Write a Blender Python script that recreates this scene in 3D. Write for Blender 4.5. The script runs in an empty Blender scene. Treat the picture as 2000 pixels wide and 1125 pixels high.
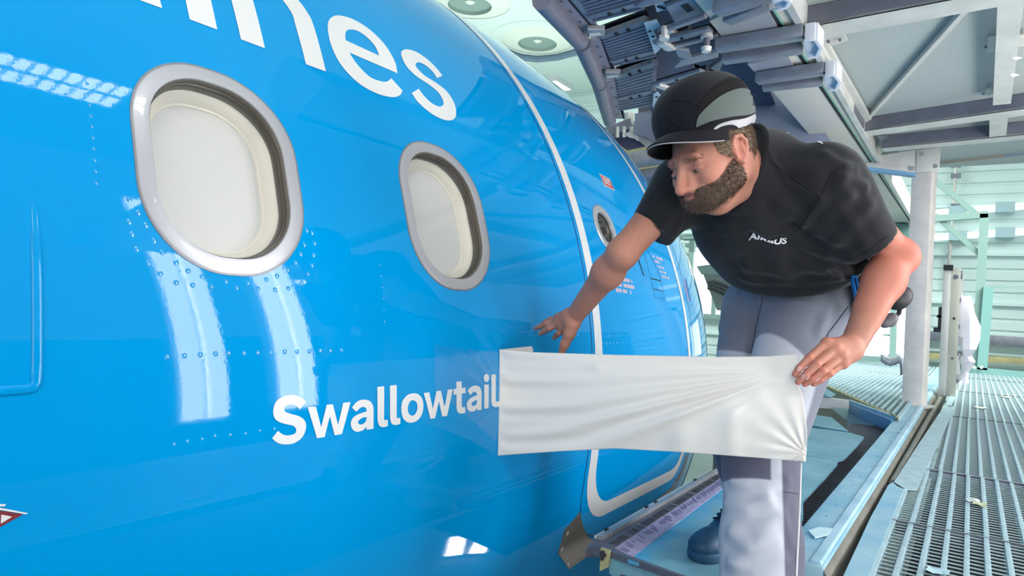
import bpy, bmesh, math, random
import numpy as np
from mathutils import Vector, Matrix
from mathutils.bvhtree import BVHTree
random.seed(7)
SC=bpy.context.scene
COL=SC.collection
# ------------------------------------------------------------------ camera
# world: x runs along the fuselage towards the nose, y towards the fuselage, z up; platform deck is z = 0
FPX=1337.8
FW=np.array([0.82951773,0.55821693,0.01715193])
RT=np.array([0.55668678,-0.82892305,0.05464807])
UP=np.array([-0.04472311,0.03578329,0.99835835])
CAM=np.array([0.,0.,0.8])
cd=bpy.data.cameras.new('camera'); cam=bpy.data.objects.new('camera',cd); COL.objects.link(cam)
M=Matrix.Identity(4)
for i in range(3):
    M[i][0]=RT[i]; M[i][1]=UP[i]; M[i][2]=-FW[i]; M[i][3]=CAM[i]
cam.matrix_world=M
cd.sensor_width=36; cd.lens=FPX/2000*36; cd.clip_start=.05; cd.clip_end=100
SC.camera=cam
SC.view_settings.view_transform='Standard'; SC.view_settings.look='None'
SC.view_settings.gamma=1; SC.view_settings.use_curve_mapping=False
SC.view_settings.exposure=-0.52
# ------------------------------------------------------------------ light
W=bpy.data.worlds.new('world'); SC.world=W; W.use_nodes=True
W.node_tree.nodes['Background'].inputs[0].default_value=(1.0,.99,.97,1)
W.node_tree.nodes['Background'].inputs[1].default_value=.90
def area_light(name,loc,target,sx,sy,power,color=(1,1,1),spread=3.14159):
    l=bpy.data.lights.new(name,'AREA'); l.shape='RECTANGLE'; l.size=sx; l.size_y=sy; l.energy=power; l.color=color; l.spread=spread
    o=bpy.data.objects.new(name,l); COL.objects.link(o); o.location=loc
    o.rotation_euler=(Vector(target)-Vector(loc)).to_track_quat('-Z','Y').to_euler()
    return o
area_light('hall_fill',(-3.2,-3.6,5.6),(.3,1.2,.8),2.5,2.0,62,(1,.98,.96),1.5)  # added fill to brighten the left of the fuselage
area_light('hall_fill',(-3.6,-1.2,1.9),(5,.3,.9),3,2,125,(1,1,1))  # added soft front fill behind the camera, no actual lamp
area_light('ceiling_fill',(11,8,2.0),(11,8.2,6.8),5,4,260,(.97,1,.98),2.6)  # added fill aimed up to brighten the ceiling
area_light('dock_fill',(4.5,-2.2,.25),(5.2,.5,2.4),3.0,.8,50,(1,.99,.97),1.7)  # added fill that lifts the dark overhead steelwork
area_light('dock_fill',(1.2,-2.3,.25),(3.4,1.4,2.4),2.0,.8,30,(1,.99,.97),1.7)  # second added fill for the overhead steelwork
area_light('hall_fill',(9.5,-3.0,5.2),(11.5,1.0,0),5,3,560,(.95,1,.97),1.75)  # added fill for the far walkway and end wall
area_light('hall_fill',(12.,5.5,5.6),(14,4,3),5,5,420,(.92,1,.97))  # added fill to brighten the far wall

# ------------------------------------------------------------------ pixel -> world helpers (2000 x 1125 frame), used to measure real positions
def ray(px,py): return FW+(px-1000)/FPX*RT-(py-562.5)/FPX*UP
def atz(px,py,z): d=ray(px,py); return CAM+d*((z-CAM[2])/d[2])
def atx(px,py,x): d=ray(px,py); return CAM+d*(x/d[0])
def aty(px,py,y): d=ray(px,py); return CAM+d*(y/d[1])
def atd(px,py,dep): return CAM+ray(px,py)*dep

# ------------------------------------------------------------------ scene helpers
def tag(o,label=None,cat=None,group=None,kind=None):
    if label: o['label']=label
    if cat: o['category']=cat
    if group: o['group']=group
    if kind: o['kind']=kind
    return o
def thing(name,loc,label=None,cat=None,group=None,kind=None):
    o=bpy.data.objects.new(name,None); COL.objects.link(o); o.location=Vector([float(v) for v in loc]); o.empty_display_size=.1
    return tag(o,label,cat,group,kind)
def wloc(o):
    v=Vector((0,0,0))
    while o is not None: v=v+o.location; o=o.parent
    return v
def link(name,me,mat,parent=None,loc=None):
    if mat is not None:
        for m in (mat if isinstance(mat,(list,tuple)) else [mat]): me.materials.append(m)
    o=bpy.data.objects.new(name,me); COL.objects.link(o)
    if parent is not None: o.parent=parent
    if loc is not None: o.location=Vector([float(v) for v in loc])-(wloc(parent) if parent is not None else Vector((0,0,0)))
    return o
class MB:
    def __init__(s): s.v=[]; s.f=[]; s.m=[]
    def add(s,vs,fs,mi=0):
        k=len(s.v); s.v+= [tuple(float(c) for c in v) for v in vs]; s.f+=[tuple(i+k for i in f) for f in fs]; s.m+=[mi]*len(fs); return s
    def hexa(s,p,mi=0):   # p: 4 bottom + 4 top
        return s.add(p,[(3,2,1,0),(4,5,6,7),(0,1,5,4),(1,2,6,5),(2,3,7,6),(3,0,4,7)],mi)
    def box(s,x0,x1,y0,y1,z0,z1,mi=0):
        return s.hexa([(x0,y0,z0),(x1,y0,z0),(x1,y1,z0),(x0,y1,z0),(x0,y0,z1),(x1,y0,z1),(x1,y1,z1),(x0,y1,z1)],mi)
    def prism(s,poly,vec,mi=0):
        n=len(poly); P=[np.array(p,float) for p in poly]; vec=np.array(vec,float)
        nn=np.zeros(3)
        for i in range(n): nn+=np.cross(P[i]-P[0],P[(i+1)%n]-P[0])
        if nn@vec<0: P=P[::-1]
        return s.add(P+[p+vec for p in P],[tuple(range(n))[::-1],tuple(range(n,2*n))]+[(i,(i+1)%n,(i+1)%n+n,i+n) for i in range(n)],mi)
    def bar(s,a,b,w,h,up=(0,0,1),mi=0):
        a=np.array(a,float); b=np.array(b,float); t=b-a; t/=np.linalg.norm(t); up=np.array(up,float)
        r=np.cross(t,up); r/=np.linalg.norm(r); u=np.cross(r,t)
        c=[(-r*w-u*h)/2,(r*w-u*h)/2,(r*w+u*h)/2,(-r*w+u*h)/2]
        k=[a+q for q in c]+[b+q for q in c]
        return s.add(k,[(0,1,2,3),(7,6,5,4),(1,0,4,5),(2,1,5,6),(3,2,6,7),(0,3,7,4)],mi)
    def tube(s,path,r,n=12,mi=0,cap=True):
        P=[np.array(p,float) for p in path]; rs=r if hasattr(r,'__len__') else [r]*len(P)
        t0=P[1]-P[0]; a=np.array([0,0,1.]) if abs(t0[2])<.9*np.linalg.norm(t0) else np.array([1.,0,0])
        u=np.cross(t0,a); u/=np.linalg.norm(u); rings=[]
        for i,p in enumerate(P):
            t=(P[min(i+1,len(P)-1)]-P[max(i-1,0)]); t/=np.linalg.norm(t)
            u=u-t*(u@t); u/=np.linalg.norm(u); w=np.cross(t,u)
            rings.append([p+rs[i]*(math.cos(q)*u+math.sin(q)*w) for q in np.linspace(0,2*math.pi,n,endpoint=False)])
        vs=[v for g in rings for v in g]; fs=[]
        for i in range(len(P)-1):
            for j in range(n): fs.append((i*n+j,i*n+(j+1)%n,(i+1)*n+(j+1)%n,(i+1)*n+j))
        if cap: fs+=[tuple(range(n))[::-1],tuple(range((len(P)-1)*n,len(P)*n))]
        return s.add(vs,fs,mi)
    def build(s,name,mat,parent=None,smooth=False,bevel=0,loc=None,angle=35):
        off=wloc(parent) if parent is not None else Vector((0,0,0))
        if loc is not None: off=Vector([float(c) for c in loc])
        me=bpy.data.meshes.new(name); me.from_pydata([(v[0]-off.x,v[1]-off.y,v[2]-off.z) for v in s.v],[],s.f)
        for p,m in zip(me.polygons,s.m): p.material_index=m
        me.update()
        if bevel or smooth:
            bm=bmesh.new(); bm.from_mesh(me)
            if bevel:
                es=[e for e in bm.edges if len(e.link_faces)==2 and e.calc_face_angle(0)>.6]
                bmesh.ops.bevel(bm,geom=es,offset=bevel,segments=2,affect='EDGES',profile=.6,clamp_overlap=True)
            bm.normal_update(); bm.to_mesh(me); bm.free()
            me.polygons.foreach_set('use_smooth',[True]*len(me.polygons))
            me.set_sharp_from_angle(angle=math.radians(angle))
        if s.m and max(s.m)==0 and isinstance(mat,(list,tuple)): mat=mat[0]
        o=link(name,me,mat,parent)
        if loc is not None: o.location=Vector([float(c) for c in loc])-(wloc(parent) if parent is not None else Vector((0,0,0)))
        return o
def np_mesh(name,V,Q,mat,parent=None,normals=None,smooth=True):
    off=np.array(wloc(parent)) if parent is not None else np.zeros(3)
    me=bpy.data.meshes.new(name); V=np.asarray(V,np.float32)-off.astype(np.float32); Q=np.asarray(Q,np.int32)
    me.vertices.add(len(V)); me.vertices.foreach_set('co',V.ravel())
    k=Q.shape[1]; me.loops.add(Q.size); me.loops.foreach_set('vertex_index',Q.ravel())
    me.polygons.add(len(Q)); me.polygons.foreach_set('loop_start',np.arange(0,Q.size,k,dtype=np.int32))
    me.update(calc_edges=True); me.validate()
    if smooth: me.polygons.foreach_set('use_smooth',[True]*len(me.polygons))
    if normals is not None: me.normals_split_custom_set_from_vertices([tuple(map(float,n)) for n in normals])
    return link(name,me,mat,parent)

# ------------------------------------------------------------------ materials
def mat(name,color,rough=.5,metal=0,spec=.5,coat=0,coat_r=.03,noise=0,nscale=8,bump=0,bscale=60,color2=None,sheen=0,sss=0,emit=None,estr=0,stretch=None):
    m=bpy.data.materials.new(name); m.use_nodes=True; nt=m.node_tree; b=nt.nodes['Principled BSDF']
    def lin(c): return tuple((x/12.92 if x<=.04045 else ((x+.055)/1.055)**2.4) for x in c)+(1,)
    c1=lin(color); b.inputs['Base Color'].default_value=c1
    b.inputs['Roughness'].default_value=rough; b.inputs['Metallic'].default_value=metal
    b.inputs['Specular IOR Level'].default_value=spec; b.inputs['Coat Weight'].default_value=coat; b.inputs['Coat Roughness'].default_value=coat_r
    if sheen: b.inputs['Sheen Weight'].default_value=sheen
    if sss:
        b.inputs['Subsurface Weight'].default_value=sss; b.inputs['Subsurface Radius'].default_value=(.012,.004,.002); b.inputs['Subsurface Scale'].default_value=.6
    if emit: b.inputs['Emission Color'].default_value=lin(emit); b.inputs['Emission Strength'].default_value=estr
    tc=nt.nodes.new('ShaderNodeTexCoord'); src=tc.outputs['Object']
    if stretch:
        mp=nt.nodes.new('ShaderNodeMapping'); mp.inputs['Scale'].default_value=stretch; nt.links.new(src,mp.inputs['Vector']); src=mp.outputs['Vector']
    if noise:
        n=nt.nodes.new('ShaderNodeTexNoise'); n.inputs['Scale'].default_value=nscale; n.inputs['Detail'].default_value=6; n.inputs['Roughness'].default_value=.62
        nt.links.new(src,n.inputs['Vector'])
        r=nt.nodes.new('ShaderNodeValToRGB'); r.color_ramp.elements[0].position=.35; r.color_ramp.elements[1].position=.68
        c2=lin(color2) if color2 else tuple(x*(1-noise) for x in c1[:3])+(1,)
        r.color_ramp.elements[0].color=c2; r.color_ramp.elements[1].color=c1
        nt.links.new(n.outputs['Fac'],r.inputs['Fac']); nt.links.new(r.outputs['Color'],b.inputs['Base Color'])
    if bump:
        n2=nt.nodes.new('ShaderNodeTexNoise'); n2.inputs['Scale'].default_value=bscale; n2.inputs['Detail'].default_value=3
        nt.links.new(src,n2.inputs['Vector'])
        bp=nt.nodes.new('ShaderNodeBump'); bp.inputs['Strength'].default_value=bump; bp.inputs['Distance'].default_value=.002
        nt.links.new(n2.outputs['Fac'],bp.inputs['Height']); nt.links.new(bp.outputs['Normal'],b.inputs['Normal'])
        if coat: nt.links.new(bp.outputs['Normal'],b.inputs['Coat Normal'])
    return m
def glass_mat(name,tint=(1,1,1),refl=1.0,rough=.0,ior=1.5,bump=0,bscale=20):
    m=bpy.data.materials.new(name); m.use_nodes=True; nt=m.node_tree; nt.nodes.clear()
    out=nt.nodes.new('ShaderNodeOutputMaterial'); mix=nt.nodes.new('ShaderNodeMixShader'); t=nt.nodes.new('ShaderNodeBsdfTransparent'); g=nt.nodes.new('ShaderNodeBsdfGlossy'); lw=nt.nodes.new('ShaderNodeLayerWeight'); pw=nt.nodes.new('ShaderNodeMath'); f=nt.nodes.new('ShaderNodeMath')
    t.inputs[0].default_value=tint+(1,); g.inputs['Roughness'].default_value=rough; pw.operation='POWER'; pw.inputs[1].default_value=4.0; f.operation='MULTIPLY_ADD'; f.inputs[1].default_value=.85; f.inputs[2].default_value=((ior-1)/(ior+1))**2; nt.links.new(lw.outputs['Facing'],pw.inputs[0]); nt.links.new(pw.outputs[0],f.inputs[0]); g.inputs[0].default_value=(refl,refl,refl,1)
    nt.links.new(f.outputs[0],mix.inputs[0]); nt.links.new(t.outputs[0],mix.inputs[1]); nt.links.new(g.outputs[0],mix.inputs[2]); nt.links.new(mix.outputs[0],out.inputs[0])
    if bump:
        n2=nt.nodes.new('ShaderNodeTexNoise'); n2.inputs['Scale'].default_value=bscale; n2.inputs['Detail'].default_value=4
        bp=nt.nodes.new('ShaderNodeBump'); bp.inputs['Strength'].default_value=bump; bp.inputs['Distance'].default_value=.01
        nt.links.new(n2.outputs['Fac'],bp.inputs['Height']); nt.links.new(bp.outputs['Normal'],g.inputs['Normal']); nt.links.new(bp.outputs['Normal'],lw.inputs['Normal'])
    return m
m_blue=mat('blue_paint',(.0,.552,.805),.35,spec=0,coat=1,coat_r=.015,bump=.010,bscale=140); m_blue.node_tree.nodes['Principled BSDF'].inputs['Coat IOR'].default_value=1.28
m_white=mat('white_decal',(.86,.86,.86),.35,coat=.6,coat_r=.03,bump=.012,bscale=140)
m_frame=mat('window_frame_grey',(.67,.67,.69),.32,metal=.25,coat=.4)
m_frame_edge=mat('frame_edge_grey',(.50,.50,.52),.4,metal=.3)
m_seal=mat('seal_dark',(.42,.40,.37),.35,metal=.5)
m_seal_black=mat('seal_black',(.10,.10,.10),.4)
m_cream=mat('bezel_cream',(.86,.84,.79),.4)
m_shade=mat('shade_white',(.80,.80,.79),.5)
m_glass=glass_mat('pane_glass',(.97,.97,.97),.9)
m_dark=mat('dark_gap',(.05,.06,.08),.6)
m_rivet=mat('rivet_blue',(.0,.552,.805),.25,coat=1,coat_r=.01)
m_steel=mat('galvanised_steel',(.66,.67,.69),.42,metal=.35,noise=.3,nscale=5,bump=.15,bscale=30)
m_steel_l=mat('pale_steel',(.82,.82,.80),.42,metal=.25,noise=.2,nscale=4,bump=.1,bscale=25)
m_steel_d=mat('dark_steel',(.44,.45,.50),.45,metal=.35,noise=.25,nscale=6)
m_steel_b=mat('bluish_steel',(.57,.59,.64),.4,metal=.4,noise=.3,nscale=7,bump=.15,bscale=40)
m_void=mat('deep_recess',(.10,.11,.15),.7)
m_post=mat('worn_post_paint',(.90,.88,.85),.55,noise=.2,nscale=7,color2=(.82,.80,.78),bump=.2,bscale=30)
m_teal=mat('teal_deck_paint',(.52,.72,.77),.5,noise=.3,nscale=3.5,color2=(.40,.60,.66),bump=.25,bscale=25)
m_blue_over=mat('blue_overspray',(.16,.55,.76),.5,noise=.3,nscale=5,color2=(.35,.64,.76),bump=.2,bscale=40)
m_beam=mat('blue_beam_paint',(.48,.71,.82),.42,noise=.35,nscale=4,color2=(.66,.80,.85),bump=.25,bscale=30,coat=.2)
m_beam_side=mat('beam_side_tan',(.52,.51,.47),.5,noise=.3,nscale=5)
m_grate=mat('grating_steel',(.74,.85,.88),.5,metal=.15,noise=.25,nscale=14)
m_grate_bar=mat('grating_bar',(.66,.74,.76),.5,metal=.2)
m_teal_frame=mat('teal_frame_paint',(.54,.66,.63),.5)
m_wall=mat('hangar_wall_paint',(.86,.94,.93),.55,noise=.06,nscale=.5)
m_ceil=mat('hangar_ceiling_paint',(.86,.94,.91),.6,noise=.05,nscale=.4)
m_floor=mat('hangar_floor_grey',(.62,.66,.66),.5,noise=.2,nscale=.8)
m_lamp=mat('lamp_tube',(1,1,1),.4,emit=(1,.99,1),estr=33)
m_lamp2=mat('wall_tube',(1,1,1),.4,emit=(.95,1,1),estr=1.1)
m_win=mat('daylight_pane',(1,1,1),.4,emit=(1,1,1),estr=1.6)
m_lampbody=mat('lamp_housing',(.85,.87,.88),.4)
m_lilac=mat('lilac_strip',(.70,.66,.78),.6,noise=.25,nscale=20)
m_ochre=mat('ochre_edge',(.78,.75,.55),.6,noise=.3,nscale=9)
# ------------------------------------------------------------------ fuselage surface
Ru,Rl,Y0,Z0,YA=2.2637,2.3082,1.2408,-0.4233,3.241
KX=[2.2,3.2,4.2,5.5,7.,9.]
T6=[-0.0099,0.0751,0.0652,0.0558,0.0516,0.0382,-0.0165,-0.0125,-0.0118,-0.0112,0.0529,0.0272,0.0243,0.0207,0.0191]
def _curve(x,v):
    o=np.zeros_like(x)
    for i in range(5):
        a,b=KX[i],KX[i+1]; w=np.clip(x-a,0,b-a); o=o+v[i]*(w*w/2+w*np.clip(x-b,0,None))
    return o
def surf(x,s):
    x=np.asarray(x,float); s=np.asarray(s,float)
    R=np.where(s>0,Ru,Rl); a=s/R
    y=Y0+R*(1-np.cos(a)); z=Z0+R*np.sin(a)
    k=np.clip(_curve(x,T6[0:5]),0,.97); dz=_curve(x,T6[5:10]); dy=_curve(x,T6[10:15])
    y2=YA+(y-YA)*(1-k)+dy; z2=Z0+(z-Z0)*(1-k)-dz
    return np.stack([x+0*s,y2,z2+.8],-1)
def snorm(x,s):
    h=1e-3; A=surf(x+h,s)-surf(x-h,s); B=surf(x,s+h)-surf(x,s-h)
    n=np.cross(A,B); n/=np.linalg.norm(n,axis=-1,keepdims=True)
    c=surf(x,s)-np.stack([np.asarray(x,float)+0*np.asarray(s,float),np.full(np.shape(np.asarray(x)+np.asarray(s)),3.3),np.full(np.shape(np.asarray(x)+np.asarray(s)),.4)],-1)
    return n*np.sign((n*c).sum(-1,keepdims=True))
def on(x,s,off=0): return surf(x,s)+snorm(x,s)*off
def outline(Wd,Hd,r,n=14):
    p=[]
    for cx,cy,a0 in((Wd/2-r,Hd/2-r,0),(-Wd/2+r,Hd/2-r,90),(-Wd/2+r,-Hd/2+r,180),(Wd/2-r,-Hd/2+r,270)):
        for t in np.linspace(0,90,n): a=math.radians(a0+t); p.append((cx+r*math.cos(a),cy+r*math.sin(a)))
    q=[]; p.append(p[0])
    for a,b in zip(p[:-1],p[1:]):
        d=math.dist(a,b); k=max(1,int(d/.02)) if d>1e-6 else 0
        for i in range(k): q.append((a[0]+(b[0]-a[0])*i/k,a[1]+(b[1]-a[1])*i/k))
    return np.array(q)
WIN=[(-.6387,.6841),(.1148,.6841),(.8683,.6841),(1.6218,.6841)]
WW,WH,WR=.383,.47,.1761
DWIN=(2.7861,.7935,.205,.205,.1)   # round porthole in the door
plane=thing('airliner',(1.2,1.3,.4),'glossy bright blue airliner fuselage filling the left of the scene, nose section with door','aircraft')
def holes():
    for x,s in WIN: yield x,s,WW-.012,WH-.012,WR-.006
    x,s,w,h,r=DWIN; yield x,s,w,h,r
xs=np.arange(-3.0,7.61,.05); ss=np.concatenate([np.linspace(-math.pi/2*Rl,0,60)[:-1],np.linspace(0,math.pi/2*Ru,64)])
# insert exact hole-rectangle lines
rects=[]
for x,s,w,h,r in holes(): rects.append((x-w/2-.04,x+w/2+.04,s-h/2-.04,s+h/2+.04))
xs=np.unique(np.round(np.concatenate([[v for v in xs if all(abs(v-q)>.012 for rc in rects for q in rc[:2])],[q for rc in rects for q in rc[:2]]]),5))
ss=np.unique(np.round(np.concatenate([[v for v in ss if all(abs(v-q)>.012 for rc in rects for q in rc[2:])],[q for rc in rects for q in rc[2:]]]),5))
Xg,Sg=np.meshgrid(xs,ss,indexing='ij'); nx,ns=Xg.shape
V=[surf(Xg.ravel(),Sg.ravel())]; N=[snorm(Xg.ravel(),Sg.ravel())]
idx=np.arange(nx*ns).reshape(nx,ns)
Q=np.stack([idx[:-1,:-1],idx[1:,:-1],idx[1:,1:],idx[:-1,1:]],-1).reshape(-1,4)
cx=(Xg[:-1,:-1]+Xg[1:,1:]).ravel()/2; cs=(Sg[:-1,:-1]+Sg[1:,1:]).ravel()/2
keep=np.ones(len(Q),bool)
for a,b,c,d in rects: keep&=~((cx>a)&(cx<b)&(cs>c)&(cs<d))
Q=[Q[keep]]; base=nx*ns
for (x,s,w,h,r),(a,b,c,d) in zip(list(holes()),rects):
    o=outline(w,h,r); n=len(o); K=4; ring=[]
    for i in range(n):
        dx,dy=o[i]; t=min((b-x)/abs(dx) if abs(dx)>1e-9 else 9,(d-s)/abs(dy) if abs(dy)>1e-9 else 9)
        ring.append((dx*t,dy*t))
    ring=np.array(ring)
    # snap nearest ring points to rectangle corners
    for cxn,cyn in ((b-x,d-s),(a-x,d-s),(a-x,c-s),(b-x,c-s)): ring[np.argmin(((ring-[cxn,cyn])**2).sum(1))]=[cxn,cyn]
    L=np.concatenate([o+(ring-o)*k/K for k in range(K+1)])
    V.append(surf(x+L[:,0],s+L[:,1])); N.append(snorm(x+L[:,0],s+L[:,1]))
    q=[(base+k*n+i,base+(k+1)*n+i,base+(k+1)*n+(i+1)%n,base+k*n+(i+1)%n) for k in range(K) for i in range(n)]
    Q.append(np.array(q)); base+=len(L)
# far half of the barrel, mirrored, closes the body
YM=surf(xs,np.full(len(xs),0.)*0+ss[-1])[:,1]
far=surf(Xg.ravel(),Sg.ravel()).copy(); ym=np.repeat(YM,ns); far[:,1]=2*ym-far[:,1]
fn=snorm(Xg.ravel(),Sg.ravel()).copy(); fn[:,1]*=-1
V.append(far); N.append(fn); qf=np.stack([idx[:-1,:-1],idx[:-1,1:],idx[1:,1:],idx[1:,:-1]],-1).reshape(-1,4)+base
Q.append(qf); V=np.concatenate(V); N=np.concatenate(N); Q=np.concatenate(Q)
# consistent outward winding
fcn=np.cross(V[Q[:,1]]-V[Q[:,0]],V[Q[:,3]]-V[Q[:,0]]); flip=(fcn*N[Q[:,0]]).sum(1)<0; Q[flip]=Q[flip][:,::-1]
np_mesh('fuselage_skin',V,Q,m_blue,plane,normals=N)
def loft(name,x,s,levels,r0,wd,hd,m,parent,smooth=True,cap=False,angle=30):
    """closed rings on the skin: levels = [(inset, depth into the cabin)]"""
    mb=MB(); rings=[]
    for ins,dep in levels:
        o=outline(wd-2*ins,hd-2*ins,max(r0-ins,.02)); 
        if rings and len(o)!=len(rings[0]):
            k=np.linspace(0,1,len(rings[0]),endpoint=False)
        rings.append(o)
    n=120
    def resample(o):
        p=np.vstack([o,o[:1]]); d=np.concatenate([[0],np.cumsum(np.linalg.norm(np.diff(p,axis=0),axis=1))]); t=np.linspace(0,d[-1],n,endpoint=False)
        return np.stack([np.interp(t,d,p[:,0]),np.interp(t,d,p[:,1])],-1)
    rings=[resample(o) for o in rings]; vs=[]
    for o,(ins,dep) in zip(rings,levels): vs+=list(on(x+o[:,0],s+o[:,1],-dep))
    fs=[(k*n+i,k*n+(i+1)%n,(k+1)*n+(i+1)%n,(k+1)*n+i) for k in range(len(levels)-1) for i in range(n)]
    if cap: fs.append(tuple(range((len(levels)-1)*n,len(levels)*n)))
    mb.add(vs,fs)
    return mb.build(name,m,parent,smooth=smooth,angle=angle)
def plate_on(name,x,s,wd,hd,r,dep,m,parent,bulge=0):
    mb=MB(); n=72; rings=10; vs=[]; o=outline(wd,hd,r)
    p=np.vstack([o,o[:1]]); d=np.concatenate([[0],np.cumsum(np.linalg.norm(np.diff(p,axis=0),axis=1))]); t=np.linspace(0,d[-1],n,endpoint=False)
    o=np.stack([np.interp(t,d,p[:,0]),np.interp(t,d,p[:,1])],-1)
    c=on(np.array(x),np.array(s),-dep+bulge)
    vs=[c]
    for k in range(1,rings+1):
        f=k/rings; vs+=list(on(x+o[:,0]*f,s+o[:,1]*f,-dep+bulge*(1-f*f)))
    fs=[(0,1+i,1+(i+1)%n) for i in range(n)]+[(1+k*n+i,1+(k+1)*n+i,1+(k+1)*n+(i+1)%n,1+k*n+(i+1)%n) for k in range(rings-1) for i in range(n)]
    mb.add(vs,fs); return mb.build(name,m,parent,smooth=True)
for i,(x,s) in enumerate(WIN):
    w=thing('cabin_window',on(np.array(x),np.array(s)),); w.parent=plane; w.location=Vector(on(np.array(x),np.array(s)))-Vector(plane.location)
    loft('window_frame',x,s,[(0.0,0.004),(0.0,-.002),(.004,-.003),(.032,-.002),(.034,.004)],WR,WW,WH,m_frame,w)
    loft('frame_edge',x,s,[(-.005,.002),(-.0045,-.0015),(0.0,-.002),(.0,.002)],WR,WW,WH,m_frame_edge,w)
    loft('window_seal',x,s,[(.034,.001),(.035,.008),(.033,.009),(.034,.014),(.038,.015),(.036,.020),(.036,.026),(.041,.027),(.038,.030),(.039,.036)],WR,WW,WH,[m_seal],w,angle=20)
    loft('seal_groove',x,s,[(.0365,.0215),(.0325,.0225),(.0325,.0255),(.0365,.0262)],WR,WW,WH,m_seal_black,w)
    loft('window_bezel',x,s,[(.034,.034),(.040,.038),(.050,.046),(.056,.058),(.058,.062),(.062,.064),(.064,.070)],WR,WW,WH,m_cream,w)
    plate_on('window_shade',x,s,WW-.112,WH-.112,WR-.05,.068,m_shade,w,bulge=.0)
    plate_on('window_pane',x,s,WW-.062,WH-.062,WR-.031,.012,m_glass,w,bulge=.0)
# door porthole
x,s,w_,h_,r_=DWIN
w=thing('door_window',on(np.array(x),np.array(s))); w.parent=plane; w.location=Vector(on(np.array(x),np.array(s)))-Vector(plane.location)
loft('window_frame',x,s,[(-.008,.004),(-.008,-.003),(-.002,-.006),(.028,-.004),(.03,.004)],r_,w_,h_,m_frame,w)
loft('window_seal',x,s,[(.028,-.001),(.030,.012),(.027,.013),(.03,.02),(.032,.045)],r_,w_,h_,m_seal,w)
plate_on('window_shade',x,s,w_-.05,h_-.05,.075,.045,mat('porthole_grey',(.42,.45,.43),.5),w)
plate_on('window_pane',x,s,w_-.056,h_-.056,.074,.01,m_glass,w)

def decal(name,loops,m,parent,off=.0012,step=.04):
    """flat paint shape on the skin; loops in (x,s) metres, first outer then holes"""
    cu=bpy.data.curves.new('tmp','CURVE'); cu.dimensions='2D'; cu.fill_mode='BOTH'
    for lp in loops:
        sp=cu.splines.new('POLY'); sp.points.add(len(lp)-1)
        for p,q in zip(sp.points,lp): p.co=(q[0],q[1],0,1)
        sp.use_cyclic_u=True
    o=bpy.data.objects.new('tmp',cu); COL.objects.link(o)
    dg=bpy.context.evaluated_depsgraph_get(); me=bpy.data.meshes.new_from_object(o.evaluated_get(dg))
    bpy.data.objects.remove(o); bpy.data.curves.remove(cu)
    return drape(name,me,m,parent,off,step)
def drape(name,me,m,parent,off,step,fn=None):
    bm=bmesh.new(); bm.from_mesh(me); bpy.data.meshes.remove(me)
    bmesh.ops.remove_doubles(bm,verts=bm.verts,dist=1e-5)
    lo=[min(v.co[i] for v in bm.verts) for i in (0,1)]; hi=[max(v.co[i] for v in bm.verts) for i in (0,1)]
    for ax in (0,1):
        q=lo[ax]+step
        while q<hi[ax]:
            nn=[0,0,0]; pp=[0,0,0]; nn[ax]=1; pp[ax]=q
            bmesh.ops.bisect_plane(bm,geom=bm.verts[:]+bm.edges[:]+bm.faces[:],plane_co=pp,plane_no=nn,dist=1e-6); q+=step
    bmesh.ops.triangulate(bm,faces=bm.faces[:])
    P=np.array([v.co[:] for v in bm.verts]); F=np.array([[v.index for v in f.verts] for f in bm.faces]); bm.free()
    V=on(P[:,0],P[:,1],off); Nn=snorm(P[:,0],P[:,1])
    fn_=np.cross(V[F[:,1]]-V[F[:,0]],V[F[:,2]]-V[F[:,0]]); fl=(fn_*Nn[F[:,0]]).sum(1)<0; F[fl]=F[fl][:,::-1]
    return np_mesh(name,V,F,m,parent,normals=Nn)
def smooth_loop(lp,k=6):
    lp=[(p[0],p[1],p[2] if len(p)>2 else 0) for p in lp]; n=len(lp); out=[]
    for i in range(n):
        p0,p1,p2,p3=lp[(i-1)%n],lp[i],lp[(i+1)%n],lp[(i+2)%n]
        if p1[2] and p2[2]: out.append((p1[0],p1[1])); continue
        if p1[2]: p0=(2*p1[0]-p2[0],2*p1[1]-p2[1])
        if p2[2]: p3=(2*p2[0]-p1[0],2*p2[1]-p1[1])
        for j in range(k):
            t=j/k
            out.append(tuple(.5*(2*p1[c]+(p2[c]-p0[c])*t+(2*p0[c]-5*p1[c]+4*p2[c]-p3[c])*t*t+(3*p1[c]-p0[c]-3*p2[c]+p3[c])*t**3) for c in (0,1)))
    return [(a*1e-4,b*1e-4) for a,b in out]
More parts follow.
